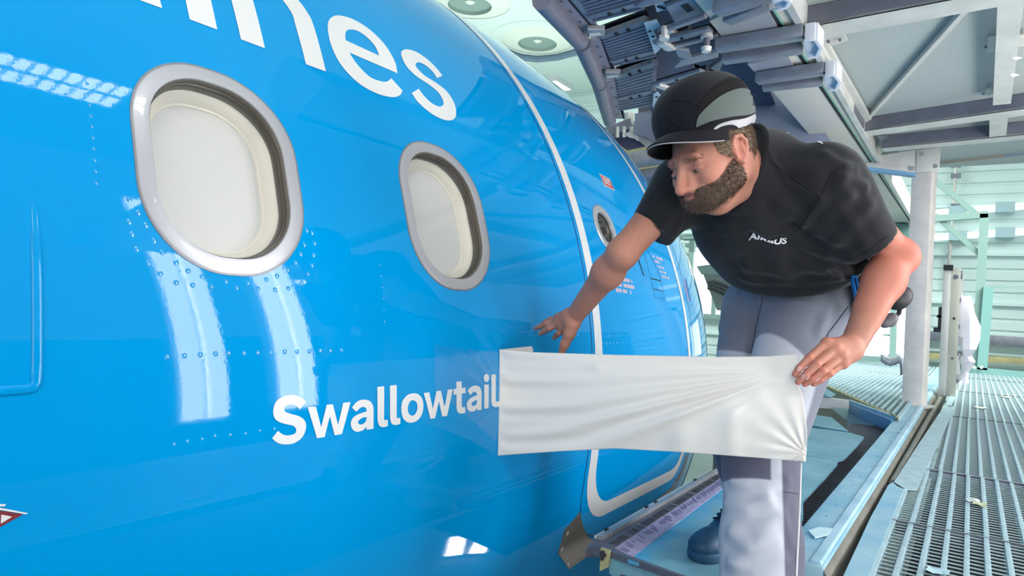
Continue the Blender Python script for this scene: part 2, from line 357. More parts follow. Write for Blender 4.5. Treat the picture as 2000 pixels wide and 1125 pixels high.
LET={"S":[[[10408,1668,1],[10228,1790,0],[10018,1850,0],[9781,1839,0],[9597,1742,0],[9527,1571,0],[9558,1409,0],[9683,1299,0],[9887,1224,0],[10063,1170,0],[10147,1075,0],[10102,989,0],[9927,976,0],[9785,1018,0],[9662,1108,1],[9515,971,1],[9669,848,0],[9873,787,0],[10110,785,0],[10317,881,0],[10418,1067,0],[10387,1231,0],[10236,1354,0],[10024,1429,0],[9857,1492,0],[9808,1568,0],[9862,1634,0],[10004,1646,0],[10133,1601,0],[10232,1515,1]]],"w":[[[10451,1543,1],[10687,1534,1],[10856,1040,1],[11006,1541,1],[11190,1537,1],[11367,1033,1],[11515,1540,1],[11747,1537,1],[11497,800,1],[11271,801,1],[11106,1265,1],[10967,801,1],[10744,803,1]]],"a":[[[11798,1398,1],[11903,1491,0],[12039,1548,0],[12217,1553,0],[12400,1496,0],[12504,1375,0],[12527,1254,1],[12540,796,1],[12299,801,1],[12292,883,1],[12199,814,0],[12003,788,0],[11844,859,0],[11774,989,0],[11815,1127,0],[11987,1209,0],[12287,1254,1],[12271,1332,0],[12190,1376,0],[12071,1366,0],[11942,1288,1]],[[12293,1120,1],[12128,1106,0],[12021,1053,0],[12013,996,0],[12094,951,0],[12212,973,0],[12279,1045,0]]],"l1":[[[12649,1835,1],[12894,1835,1],[12907,1026,0],[12946,972,0],[13047,965,1],[13050,803,1],[12900,791,0],[12750,842,0],[12671,986,1]]],"l2":[[[13105,1835,1],[13357,1832,1],[13369,1037,0],[13416,970,0],[13511,962,1],[13518,803,1],[13357,791,0],[13200,841,0],[13124,987,1]]],"o":[[[14024,1561,0],[13778,1534,0],[13585,1395,0],[13540,1181,0],[13597,973,0],[13739,839,0],[13939,783,0],[14163,806,0],[14351,938,0],[14422,1156,0],[14375,1371,0],[14216,1513,0]],[[13991,1381,0],[13863,1338,0],[13792,1187,0],[13836,1041,0],[13967,964,0],[14096,997,0],[14175,1133,0],[14142,1296,0]]],"w2":[[[14429,1533,1],[14659,1539,1],[14822,1066,1],[14971,1542,1],[15162,1544,1],[15340,1064,1],[15472,1545,1],[15706,1545,1],[15461,799,1],[15243,800,1],[15080,1252,1],[14930,792,1],[14732,798,1]]],"t":[[[15870,1745,1],[16121,1742,1],[16126,1539,1],[16307,1543,1],[16313,1380,1],[16127,1377,1],[16140,1022,0],[16197,969,0],[16306,969,1],[16313,797,1],[16132,790,0],[15963,849,0],[15894,988,0],[15878,1375,1],[15745,1376,1],[15738,1542,1],[15874,1543,1]]],"a2":[[[16406,1431,1],[16516,1509,0],[16665,1558,0],[16817,1565,0],[17009,1510,0],[17105,1388,0],[17122,1264,1],[17121,804,1],[16905,808,1],[16887,881,1],[16783,808,0],[16608,799,0],[16445,866,0],[16378,999,0],[16423,1129,0],[16619,1223,0],[16886,1268,1],[16856,1347,0],[16767,1381,0],[16667,1370,0],[16558,1299,1]],[[16886,1124,1],[16722,1101,0],[16624,1050,0],[16625,990,0],[16702,960,0],[16814,979,0],[16876,1041,0]]],"i":[[[17250,1558,1],[17494,1551,1],[17497,812,1],[17267,820,1]]],"dot":[[[17514,1748,0],[17507,1710,0],[17486,1676,0],[17454,1651,0],[17414,1636,0],[17369,1633,0],[17325,1642,0],[17286,1662,0],[17254,1692,0],[17235,1727,0],[17228,1766,0],[17236,1804,0],[17256,1837,0],[17288,1862,0],[17328,1877,0],[17372,1881,0],[17417,1872,0],[17456,1852,0],[17488,1823,0],[17508,1787,0]]],"l3":[[[17632,1844,1],[17872,1845,1],[17887,1057,0],[17925,983,0],[18078,977,1],[18085,809,1],[17863,810,0],[17697,871,0],[17637,1009,1]]],"L1":[[[7818,10490,1],[7809,11080,1],[7293,11043,1],[7302,10469,1]]],"L2":[[[8446,10480,1],[9128,10498,1],[9185,11546,1],[9263,12597,1],[8546,12167,1],[8473,11178,1]]],"L3":[[[9746,10484,1],[10421,10495,1],[10521,12103,1],[10552,12568,0],[10665,12824,0],[10970,12961,0],[11378,12873,0],[11626,12689,0],[11797,12266,0],[11769,11869,1],[11687,10500,1],[12363,10518,1],[12499,12176,0],[12467,12603,0],[12275,13039,0],[11884,13410,0],[11408,13549,0],[10943,13472,0],[10536,13221,1],[9889,12714,1],[9804,11731,1]]],"E":[[[15666,11700,1],[15783,12235,0],[15635,12877,0],[15187,13300,0],[14533,13427,0],[13809,13222,0],[13305,12784,0],[13056,12278,0],[12946,11648,0],[13069,11029,0],[13544,10586,0],[14239,10442,0],[14933,10535,0],[15368,10757,0],[15586,10997,1],[15228,11342,1],[14969,11128,0],[14681,11023,0],[14198,11008,0],[13839,11273,0],[13681,11555,0],[13642,11686,1]],[[15064,12162,1],[15056,12529,0],[14826,12815,0],[14474,12910,0],[14100,12786,0],[13856,12573,0],[13726,12308,0],[13691,12170,1]]],"s":[[[18410,12659,1],[18227,12964,0],[17871,13231,0],[17383,13336,0],[16844,13214,0],[16469,12953,0],[16317,12680,0],[16354,12248,0],[16679,11980,0],[17237,11836,0],[17628,11644,0],[17728,11348,0],[17632,11122,0],[17344,10956,0],[16977,10973,0],[16695,11151,0],[16515,11391,1],[16039,11060,1],[16180,10795,0],[16620,10532,0],[17152,10428,0],[17677,10500,0],[18064,10720,0],[18299,11051,0],[18393,11481,0],[18208,11894,0],[17750,12093,0],[17211,12207,0],[16952,12422,0],[16972,12613,0],[17255,12801,0],[17627,12790,0],[17863,12615,0],[17959,12380,1]]]}
big=thing('airline_lettering',(1.0,1.6,1.9)); big.parent=plane; big.location=Vector((1.0,1.6,1.9))-plane.location
small=thing('name_lettering',(1.4,1.24,.46)); small.parent=plane; small.location=Vector((1.4,1.24,.46))-plane.location
for k,lps in LET.items():
    decal('letter',[smooth_loop(l) for l in lps],m_white,big if k in('L1','L2','L3','E','s') else small,off=.0014)
# door surround: white outline, gap line, placards
def strip(pts,w,closed=False):
    P=[np.array(p,float) for p in pts]; L=[];R_=[]
    n=len(P)
    for i in range(n):
        a=P[i-1] if (i>0 or closed) else P[i]; b=P[(i+1)%n] if (i<n-1 or closed) else P[i]
        t=b-a; t/=np.linalg.norm(t); nn=np.array([-t[1],t[0]]); L.append(P[i]+nn*w/2); R_.append(P[i]-nn*w/2)
    return L,R_
def rr(x0,x1,s0,s1,r,n=10):
    o=[]
    for cx_,cs_,a0 in((x1-r,s1-r,0),(x0+r,s1-r,90),(x0+r,s0+r,180),(x1-r,s0+r,270)):
        for t in np.linspace(0,90,n): a=math.radians(a0+t); o.append((cx_+r*math.cos(a),cs_+r*math.sin(a)))
    return o
def slant(o,k=-.115): return [(x+max(0,(x-2.5))/1.27*k*(s-.1),s) for x,s in o]   # right edge leans as the nose tapers
door=thing('cabin_door',on(np.array(3.1),np.array(.3))); door.parent=plane; door.location=Vector(on(np.array(3.1),np.array(.3)))-plane.location
decal('door_outline',[slant(rr(2.489,3.83,-.490,2.6,.24)),slant(rr(2.556,3.772,-.425,2.53,.20))],m_white,door,off=.0013)
def ring_gap(name,o,wd,m,off=.0008):
    L,R_=strip(o,wd,True); return decal(name,[[tuple(p) for p in R_],[tuple(p) for p in L]],m,door,off=off)
ring_gap('door_gap',slant(rr(2.462,3.95,-.575,2.72,.26)),.007,mat('door_gap_blue',(.0,.25,.45),.5))
m_red=mat('placard_red',(.70,.10,.13),.4,coat=.5)
ex=thing('exit_placard',on(np.array(3.03),np.array(1.08))); ex.parent=plane; ex.location=Vector(on(np.array(3.03),np.array(1.08)))-plane.location
decal('placard_border',[[(2.964,1.044),(3.094,1.044),(3.094,1.113),(2.964,1.113)]],m_white,ex,off=.0013)
decal('placard_field',[[(2.970,1.050),(3.088,1.050),(3.088,1.107),(2.970,1.107)]],m_red,ex,off=.0019)
def text_mesh(t,size,bold=0,spacing=1.0):
    cu=bpy.data.curves.new('tmp','FONT'); cu.body=t; cu.size=size; cu.offset=bold; cu.align_x='CENTER'; cu.align_y='CENTER'; cu.space_character=spacing; cu.resolution_u=4
    o=bpy.data.objects.new('tmp',cu); COL.objects.link(o); dg=bpy.context.evaluated_depsgraph_get()
    me=bpy.data.meshes.new_from_object(o.evaluated_get(dg)); bpy.data.objects.remove(o); bpy.data.curves.remove(cu)
    return me
def text_on(name,t,x,s,size,m,parent,bold=0,off=.0025,sx=1,mirror=1,spacing=1.0):
    me=text_mesh(t,size,bold,spacing)
    for v in me.vertices: v.co=(x+v.co.x*sx,s+v.co.y,0)
    return drape(name,me,m,parent,off,.05)
text_on('exit_lettering','EXIT',3.029,1.0785,.052,m_white,ex,bold=.0022,sx=.84)
m_sten=mat('stencil_pink',(.80,.72,.78),.5)
random.seed(3)
def stencil(name,rows,parent):
    mb=MB()
    for x0,x1,s_,h in rows:
        x=x0
        while x<x1:
            w=random.uniform(.006,.014)
            if random.random()>.14:
                q=on(np.array([x,x+w,x+w,x]),np.array([s_,s_,s_+h,s_+h]),.0013); mb.add(list(q),[(0,1,2,3)])
            x+=w+.004
    o=mb.build(name,m_sten,parent); o['kind']='stuff'; return o
stencil('stencil_marking',[(2.80,2.98,.548,.017),(2.76,2.98,.520,.017),(2.755,2.93,.493,.017)],door)
stencil('stencil_marking',[(3.36,3.52,.72,.014),(3.38,3.46,.695,.016),(3.39,3.50,.67,.012),(3.42,3.54,.645,.012),(3.44,3.56,.62,.012)],door)
decal('handle_slot',[[(3.112,.69),(3.124,.69),(3.152,.60),(3.140,.60)]],m_dark,door,off=.0015)
ring_gap('handle_panel',[(3.22,.80),(3.26,.80),(3.40,.64),(3.42,.50),(3.26,.50),(3.24,.66)],.005,mat('panel_line_blue',(.0,.36,.62),.4),off=.001)
decal('panel_line',[[(3.25,.60),(3.40,.60),(3.40,.594),(3.25,.594)]],m_dark,door,off=.001)
decal('panel_line',[[(3.25,.545),(3.41,.545),(3.41,.541),(3.25,.541)]],m_dark,door,off=.001)
# fasteners: one small dome shared by all
def dome(r,h):
    mb=MB(); vs=[(0,0,h)]
    for k,f in ((1,.55),(2,1.0)):
        for i in range(10): a=2*math.pi*i/10; vs.append((r*f*math.cos(a),r*f*math.sin(a),h*(1-f*f)))
    mb.add(vs,[(0,1+i,1+(i+1)%10) for i in range(10)]+[(1+i,11+i,11+(i+1)%10,1+(i+1)%10) for i in range(10)])
    me=bpy.data.meshes.new('rivet'); me.from_pydata(mb.v,[],mb.f); me.polygons.foreach_set('use_smooth',[True]*len(me.polygons)); me.materials.append(m_rivet); return me
DM=dome(.0056,.0013); DS=dome(.0034,.0009)
RV={"row":[[0.7173,0.2807],[0.7508,0.2814],[0.7836,0.2821],[0.8167,0.283],[0.8465,0.283],[0.8821,0.2818],[0.9156,0.2817],[0.949,0.2817],[0.9838,0.2817],[1.017,0.2806],[1.0515,0.2807],[1.0843,0.2808],[1.1151,0.2799],[1.1485,0.2801]],"win":[[0.6561,0.5772],[0.6717,0.5545],[0.6535,0.5341],[0.6846,0.5311],[0.6578,0.511],[0.6648,0.4824],[0.6856,0.4578],[0.6986,0.5026],[0.7133,0.4809],[0.7072,0.4386],[0.7398,0.4629],[0.7379,0.4234],[0.7632,0.4483],[0.7714,0.42],[0.793,0.4388],[0.8131,0.4189],[0.846,0.4312],[0.8703,0.4194],[0.898,0.4306],[0.9213,0.4195],[0.9434,0.4409],[0.9722,0.4506],[0.9644,0.4191],[1.0004,0.4241],[1.0038,0.4667],[1.0268,0.485],[1.0386,0.439],[1.0596,0.4607],[1.0436,0.507],[1.0737,0.4825],[1.0566,0.5304],[1.081,0.5078],[1.0686,0.5666],[1.0876,0.5373],[1.0831,0.562]],"low":[[0.7328,0.115],[0.8173,0.1191],[0.8516,0.1166],[0.8872,0.115],[0.9218,0.1159],[0.9578,0.1157],[0.7593,0.1171],[0.79,0.1167]]}
def rivet(x,s,me):
    p=on(np.array(x),np.array(s),.0002); n=snorm(np.array(x),np.array(s))
    o=bpy.data.objects.new('rivet',me); COL.objects.link(o); o.parent=plane; o.location=Vector(p)-plane.location; o.rotation_euler=Vector(n).to_track_quat('Z','Y').to_euler()
for x,s in RV['row']+RV['win']: rivet(x,s,DM)
for x,s in RV['low']: rivet(x,s,DS)
for i in range(24): rivet(2.56+i*.036,.296+i*.0008,DM if i<5 else DS)
for i in range(26): rivet(2.565+i*.036,.266+i*.0006,DM if i<5 else DS)
for i in range(14): rivet(2.475,.2+i*.034,DS)
for i in range(9): rivet(2.72,.33+i*.035,DS); rivet(2.86,.33+i*.035,DS)
for i in range(14): rivet(2.0+i*.027,.305,DS)
for i in range(12): rivet(1.86+i*.033,-.262-.004*i,DS)
for i in range(10): rivet(.60+.0*i,.60+i*.022,DS)
for i in range(6): rivet(1.30,.50-i*.03,DS)
# raised access hatch at the far left, its edge catches the light
hp=[(.5,.545-.03*i) for i in range(10)]+[(.499,.246),(.494,.240),(.486,.238)]+[(.47-.03*i,.238) for i in range(24)]
hp=np.array(hp); tg=np.gradient(hp,axis=0); tg/=np.linalg.norm(tg,axis=1)[:,None]; nn_=np.stack([-tg[:,1],tg[:,0]],-1)
mb=MB(); prof=[(.009,0),(.007,.003),(.004,.0042),(-.004,.0042),(-.007,.003),(-.009,0)]; tp=np.clip(np.arange(len(hp))/3,.05,1)
for k in range(len(hp)):
    for w_,h_ in prof: q=hp[k]+nn_[k]*w_*(.5+.5*tp[k]); mb.v.append(tuple(on(np.array(q[0]),np.array(q[1]),h_*tp[k]+.0002)))
m6=len(prof); mb.f=[(k*m6+i,(k+1)*m6+i,(k+1)*m6+i+1,k*m6+i+1) for k in range(len(hp)-1) for i in range(m6-1)]; mb.m=[0]*len(mb.f)
mb.build('hatch_edge',m_blue,plane,smooth=True,angle=60)
tri=thing('warning_triangle',on(np.array(.45),np.array(.045))); tri.parent=plane; tri.location=Vector(on(np.array(.45),np.array(.045)))-plane.location
m_tred=mat('triangle_red',(.47,.10,.13),.4)
decal('triangle_border',[[(.487,.040),(.40,.004),(.40,.075)]],m_tred,tri,off=.0012)
decal('triangle_field',[[(.472,.040),(.457,.0325),(.457,.0465)],],m_white,tri,off=.0017)
mb=MB(); mb.add(list(on(np.array([.493,.40,.40,.49]),np.array([.041,.082,.077,.040]),.004)),[(0,1,2,3)]); mb.add(list(on(np.array([.462,.40,.40,.46]),np.array([.062,.076,.071,.059]),.004)),[(0,1,2,3)]); mb.build('triangle_lip',m_white,tri)
# stainless scuff plate under the door
m_scuff=mat('brushed_scuff_plate',(.60,.56,.52),.35,metal=.6,noise=.25,nscale=9,stretch=(3,1,12))
sp=thing('scuff_plate',on(np.array(2.5),np.array(-.6))); sp.parent=plane; sp.location=Vector(on(np.array(2.5),np.array(-.6)))-plane.location
outer=[(2.481,-.416),(2.370,-.464),(2.365,-.560),(2.530,-.682),(2.75,-.66),(3.75,-.60),(4.02,-.50),(4.05,-.40),(3.965,-.40),(3.93,-.48),(3.75,-.545),(2.88,-.607),(2.74,-.605),(2.64,-.57),(2.56,-.51),(2.50,-.45)]
decal('plate_sheet',[outer],m_scuff,sp,off=.0035)
mbp=MB()
for i in range(len(outer)):
    a,b=outer[i],outer[(i+1)%len(outer)]
    q=np.concatenate([on(np.array([a[0],b[0]]),np.array([a[1],b[1]]),.0035),on(np.array([b[0],a[0]]),np.array([b[1],a[1]]),.0)])
    mbp.add(list(q),[(0,1,2,3)])
mbp.build('plate_edge',m_steel_d,sp)
sc_me=dome(.010,.003); sc_me.materials.clear(); sc_me.materials.append(m_steel_l)
for x,s in ((2.403,-.485),(2.39,-.55),(2.50,-.650)):
    o_=bpy.data.objects.new('plate_screw',sc_me); COL.objects.link(o_); o_.parent=sp; o_.location=Vector(on(np.array(x),np.array(s),.0036))-wloc(sp); o_.rotation_euler=Vector(snorm(np.array(x),np.array(s))).to_track_quat('Z','Y').to_euler()
# ------------------------------------------------------------------ hangar shell
def struct(o): o['kind']='structure'; return o
mb=MB(); prof=[]; z=-2.75; k=0
while z<6.8:
    for dx,dz in ((0,0),(0,.13),(.05,.15),(.05,.19),(0,.21)): prof.append((17.05+dx,z+dz))
    k+=1; z+=.24
    if k%4==0: prof+= [(16.97,z-.02),(16.97,z+.03)]; z+=.05
n=len(prof); vs=[(x,-5,zz) for x,zz in prof]+[(x,14,zz) for x,zz in prof]
mb.add(vs,[(i,i+1,n+i+1,n+i) for i in range(n-1)])
struct(mb.build('wall_back',m_wall))
struct(MB().box(-6,17.3,-5,14,6.8,6.95).build('ceiling',m_ceil))
struct(MB().box(-6,17.3,-5,14,-2.9,-2.75).build('floor',m_floor))
struct(MB().box(-6,17.3,13.9,14.1,-2.75,6.8).build('wall_left',m_wall))
mb=MB(); 
for i in range(40):
    x=-6+i*.55; mb.box(x,x+.53,-3.42,-3.36,-2.75,1.6)
struct(mb.build('wall_right',mat('side_wall_teal',(.50,.62,.64),.6,noise=.15,nscale=1)))
# round ceiling ventilators
m_vent=mat('vent_grey',(.56,.66,.63),.5); m_ventring=mat('vent_ring',(.88,.93,.88),.5)
def vent(px,py,rad,label):
    p=atz(px,py,6.8); t=thing('ceiling_vent',p,label,'vent','round ceiling vents')
    def disc(r0,r1,z0,z1,name,m):
        mb=MB(); n=40; vs=[]
        for r,zz in ((r0,z0),(r1,z1)): vs+=[(p[0]+r*math.cos(2*math.pi*i/n),p[1]+r*math.sin(2*math.pi*i/n),6.8-zz) for i in range(n)]
        mb.add(vs,[(i,(i+1)%n,n+(i+1)%n,n+i) for i in range(n)]); mb.build(name,m,t,smooth=True)
    disc(rad*.72,rad*1.35,.10,.012,'flange',m_ventring); disc(rad*1.35,rad*1.75,.02,.004,'ceiling_plate',m_ceil)
    disc(0.001,rad*.72,.02,.03,'mouth',m_vent); disc(rad*.70,rad*.73,.03,.10,'throat',m_vent)
    disc(.001,rad*.16,.08,.03,'hub',m_ventring)
vent(1050,78,.62,'round grey ceiling vent in full view between the fuselage crown and the dock edge')
vent(918,2,.62,'round ceiling vent cut off by the top of the frame above the fuselage crown')
# curved cable track on the ceiling
pts=[atz(x,y,6.72) for x,y in ((985,100),(1015,112),(1050,116),(1090,112),(1130,101),(1165,86))]
tag(MB().tube(pts,.075,10).build('ceiling_track',mat('track_slate',(.42,.52,.60),.5),smooth=True),'curved slate blue cable track under the ceiling near the round vent','track')
pts=[atz(x,y,6.6) for x,y in ((1130,210),(1155,197),(1180,190),(1210,186))]
tag(MB().tube(pts,.05,8).build('ceiling_pipe',mat('pipe_pale_blue',(.66,.78,.84),.5),smooth=True),'thin pale blue pipe at the far end of the ceiling below the dock edge','pipe')
lv=thing('ceiling_louvre',atz(1135,118,6.8),'pale slatted louvre panel in the ceiling beside the dock edge','vent')
for i in range(7):
    a=atz(1112+i*7,109+i*5.5,6.78); b=atz(1150+i*5,97+i*6,6.78); MB().bar(a,b,.07,.04).build('slat',m_wall,lv)
for j,(px,py,lab) in enumerate(((1094,32,'white boxy ceiling light beside the top of the dock edge'),(1092,165,'small white ceiling light low behind the fuselage crown'))):
    p=atz(px,py,6.7); t=thing('ceiling_light',p,lab,'light')
    MB().box(p[0]-.45,p[0]+.45,p[1]-.18,p[1]+.18,6.66,6.8).build('housing',m_lampbody,t); MB().box(p[0]-.4,p[0]+.4,p[1]-.14,p[1]+.14,6.645,6.66).build('diffuser',m_lamp2,t)
# tube lights on the far wall
def wall_tube(pa,pb,label):
    a=atx(*pa,16.8); b=atx(*pb,16.8); t=thing('wall_light',(a+b)/2,label,'light','tube lights on the far wall')
    MB().tube([a,b],.075,10).build('tube',m_lamp2,t,smooth=True)
    for f in (.3,.62): p=a+(b-a)*f; MB().box(p[0]-.1,p[0]+.2,p[1]-.16,p[1]+.16,p[2]-.1,p[2]+.1).build('clamp',mat('clamp_pale',(.70,.82,.85),.5) if f==.3 else bpy.data.materials['clamp_pale'],t)
wall_tube((1790,419),(2080,396),'upper of the two long tube lights on the far wall')
wall_tube((1790,466),(2080,447),'lower of the two long tube lights on the far wall')
# bright daylight window far behind the worker
def quad_px(pp,X): return [atx(px,py,X) for px,py in pp]
a=atx(1352,474,16.9); b=atx(1470,620,16.9); ytop=a[1]; ybot=b[1]; zt=atx(1400,478,16.9)[2]; zb=atx(1420,620,16.9)[2]
wn=thing('window_1',(16.9,(ytop+ybot)/2,zb),kind='structure')
MB().box(16.93,16.96,ybot,ytop,zb,zt).build('pane',m_win,wn)
for yy in (ybot,ytop): MB().box(16.84,16.98,yy-.06,yy+.06,zb-.08,zt+.08).build('window_frame',m_teal_frame,wn)
for zz in (zb,zt): MB().box(16.84,16.98,ybot,ytop,zz-.06,zz+.06).build('window_frame',m_teal_frame,wn)
for px in (1394,): 
    y_=atx(px,600,16.9)[1]; MB().box(16.86,16.98,y_-.05,y_+.05,zb,zt).build('mullion',m_teal_frame,wn)
a=atx(1610,585,16.9); b=atx(1790,708,16.9); ytop=a[1]; ybot=b[1]; zt=atx(1700,588,16.9)[2]; zb=atx(1720,704,16.9)[2]
wn=thing('window_2',(16.9,(ytop+ybot)/2,zb),kind='structure')
MB().box(16.93,16.96,ybot,ytop,zb,zt).build('pane',m_win,wn)
for yy in (ybot,ytop): MB().box(16.84,16.98,yy-.06,yy+.06,zb-.08,zt+.08).build('window_frame',m_teal_frame,wn)
for zz in (zb,zt): MB().box(16.84,16.98,ybot,ytop,zz-.06,zz+.06).build('window_frame',m_teal_frame,wn)
# ------------------------------------------------------------------ lamps beside the walkway (seen as reflections in the paint)
def light_column(x0,x1,label):
    xc=(x0+x1)/2; t=thing('light_column',(xc,-3.0,-.0),label,'light')
    MB().box(xc-.25,xc+.25,-3.2,-3.08,.16,4.2).build('housing',m_lampbody,t)
    MB().box(xc-.30,xc+.30,-3.30,-3.0,-2.75,.16).build('stand',m_steel_d,t)
    for s in (-1,1): MB().box(xc+s*.115-.085,xc+s*.115+.085,-3.08,-3.03,.22,4.1).build('tube',m_lamp,t)
light_column(3.33,3.66,'tall twin tube light column beside the walkway reflected under the nearest window')
light_column(4.30,4.66,'tall twin tube light column beside the walkway reflected above the lettering')
t=thing('light_bar',(5.25,-3.0,2.65),'horizontal tube light mounted between the columns beside the walkway','light')
MB().box(4.75,5.68,-3.1,-3.04,2.58,2.70).build('housing',m_lampbody,t); MB().tube([(4.78,-3.02,2.64),(5.65,-3.02,2.64)],.035,8).build('tube',m_lamp,t)
t=thing('ceiling_light_array',(3.0,-2.8,6.75),'louvred ceiling light above the walkway reflected at the upper edge of the fuselage','light')
MB().box(1.6,3.95,-3.1,-2.3,6.74,6.8).build('housing',m_lampbody,t)
for r in range(2):
    for c in range(14): MB().box(1.68+c*.16,1.78+c*.16,-3.05+r*.4,-2.75+r*.4,6.72,6.745).build('cell',m_lamp,t)
for i,(a,b,lab) in enumerate((((5.62,-1.08),(6.12,-1.52),'shorter glowing light bar on the hangar floor under the walkway'),((5.80,-.86),(6.84,-1.58),'longer glowing light bar on the hangar floor under the walkway'))):
    t=thing('floor_light',(a[0],a[1],-2.75),lab,'light')
    MB().bar((a[0],a[1],-2.72),(b[0],b[1],-2.72),.30,.06).build('housing',m_lampbody,t); MB().bar((a[0],a[1],-2.68),(b[0],b[1],-2.68),.2,.03).build('tube',m_lamp,t)

# ------------------------------------------------------------------ platform under the worker
XN=2.04
m_deck=mat('teal_deck_overspray',(.52,.72,.77),.5,noise=.3,nscale=3.5,color2=(.40,.60,.66),bump=.25,bscale=25)
def yx(px,py,z=0): p=atz(px,py,z); return p
deck=thing('work_platform',(3,.8,0),'teal painted steel work platform the worker stands on beside the door','platform')
E1=[(1145,1069),(1161,1051),(1347,945),(1398,915)]; Bl=[(1172,1067),(1201,1069),(1409,933),(1440,912)]; Cl=[(1234,1087),(1420,947),(1450,926)]
def ply(pp,z=0): return [atz(px,py,z) for px,py in pp]
P_c0=atz(1234,1087,0); P_cf=atz(1450,926,0)
def lerpY(y,p,q): t=(y-p[1])/(q[1]-p[1]); return p+(q-p)*t
main_far=[atz(1573,890,0),atz(1636,900,0)]
dirx=(main_far[1]-main_far[0]); far_left=main_far[0]+dirx*((1.06-main_far[0][1])/dirx[1])
c_at=lambda X: P_c0+(P_cf-P_c0)*((X-P_c0[0])/(P_cf[0]-P_c0[0]))
right_edge=[atz(1569,977,0)]
nearR=np.array([XN,.52,0]);
main=[P_c0,nearR,np.array([2.9,.52,0]),atz(1569,977,0),atz(1611,933,0),atz(1636,905,0),atz(1636,900,0),far_left,c_at(far_left[0]-.3)]
main[0][0]=XN
MB().prism(main,(0,0,-.012)).build('deck_plate',m_deck,deck)
# blue overspray band next to the lilac strip is a thin taped sheet
nt=m_deck.node_tree; bs_=nt.nodes['Principled BSDF']; old=bs_.inputs['Base Color'].links[0].from_socket      # blue overspray stain along the lilac strip
ld=(P_cf-P_c0); ld[2]=0; ld/=np.linalg.norm(ld); ln=np.array([ld[1],-ld[0],0]); ln=ln if ln[1]<0 else -ln; p0=P_c0-np.array([3,.8,0])
tc=nt.nodes.new('ShaderNodeTexCoord'); dt=nt.nodes.new('ShaderNodeVectorMath'); dt.operation='DOT_PRODUCT'; dt.inputs[1].default_value=tuple(ln); nt.links.new(tc.outputs['Object'],dt.inputs[0])
nz=nt.nodes.new('ShaderNodeTexNoise'); nz.inputs['Scale'].default_value=11; nz.inputs['Detail'].default_value=6; nt.links.new(tc.outputs['Object'],nz.inputs['Vector'])
ma=nt.nodes.new('ShaderNodeMath'); ma.operation='MULTIPLY_ADD'; ma.inputs[1].default_value=.16; nt.links.new(nz.outputs['Fac'],ma.inputs[0]); nt.links.new(dt.outputs['Value'],ma.inputs[2])
mr=nt.nodes.new('ShaderNodeMapRange'); mr.inputs['From Min'].default_value=float(ln@p0)+.07; mr.inputs['From Max'].default_value=float(ln@p0)+.17; mr.inputs['To Min'].default_value=1; mr.inputs['To Max'].default_value=0; nt.links.new(ma.outputs[0],mr.inputs['Value'])
mx=nt.nodes.new('ShaderNodeMix'); mx.data_type='RGBA'; mx.inputs['B'].default_value=(.03,.33,.58,1); nt.links.new(mr.outputs[0],mx.inputs['Factor']); nt.links.new(old,mx.inputs['A']); nt.links.new(mx.outputs['Result'],bs_.inputs['Base Color'])
pB=[ (1568,833),(1660,845),(1688,853),(1670,874),(1648,896),(1636,899),(1574,889)]
pA=[ (1566,806),(1624,815),(1658,843),(1568,831)]
for pp in (pB,pA):
    w=ply(pp); l0=w[0]+(w[0]-w[1])*((1.2-w[0][1])/(w[0]-w[1])[1]) if abs((w[0]-w[1])[1])>1e-3 else w[0]
    l1=w[-1]+(l0-w[0]); 
    if pp is pB: w=[l0]+w[1:-1]+[main_far[0]+dirx*((1.2-main_far[0][1])/dirx[1])+[.012,0,0]]
    else: w=[l0]+w[1:-1]+[l0+np.array([-.55,0,0])]
    MB().prism(w,(0,0,-.012)).build('deck_plank',m_teal,deck)
# edge flap: grey rail and lilac brush strip
fl=thing('edge_flap',atz(1200,1040,0),'grey metal edge flap with a lilac padded strip closing the gap to the fuselage','flap')
MB().prism(ply([E1[0],(1172,1067),(1201,1070),(1409,933),(1440,912),(1398,915),E1[2],E1[1]],.004),(0,0,-.035)).build('flap_plate',m_steel_d,fl,bevel=.003)
A0,A1=atz(1172,1058,0),atz(1405,922,0)
MB().bar(A0+[0,0,.012],A1+[0,0,.012],.018,.014).build('flap_rail',m_steel,fl)
A2,A3=atz(1163,1054,0),atz(1390,922,0); MB().bar(A2+[0,0,.008],A3+[0,0,.008],.012,.008).build('flap_rail',m_steel_l,fl)
for f in (.06,.33,.40,.76): p=A0+(A1-A0)*f; MB().tube([p+[0,.015,.004],p+[0,.015,.022]],.008,8).build('flap_bolt',m_void,fl)
MB().prism(ply([(1201,1070),(1234,1087),(1420,947),(1450,926),(1440,912),(1409,933)],.004),(0,0,-.02)).build('brush_strip',m_lilac,fl)
mb=MB(); B0,B1=atz(1206,1071,0),atz(1412,933,0); C0,C1=atz(1232,1085,0),atz(1420,946,0)
random.seed(5)
for i in range(75):
    f=i/75; 
    if random.random()<.25: continue
    p=B0+(B1-B0)*f; q=C0+(C1-C0)*f; a=p+(q-p)*random.uniform(.1,.3); b=p+(q-p)*random.uniform(.5,.8); mb.bar(a+[0,0,.005],b+[0,0,.005],.006,.002)
o=mb.build('strip_notch',mat('notch_lilac',(.52,.48,.60),.7),fl); o['kind']='stuff'
mb=MB()
for i in range(90):
    f=i/90
    if random.random()<.3: continue
    p=atz(1190,1063,0)*(1-f)+atz(1400,930,0)*f; mb.bar(p+[0,.0,.006],p+[random.uniform(-.01,.01),-.03,.007],.005,.002)
o=mb.build('strip_fringe',mat('fringe_grey',(.30,.30,.33),.7),fl); o['kind']='stuff'
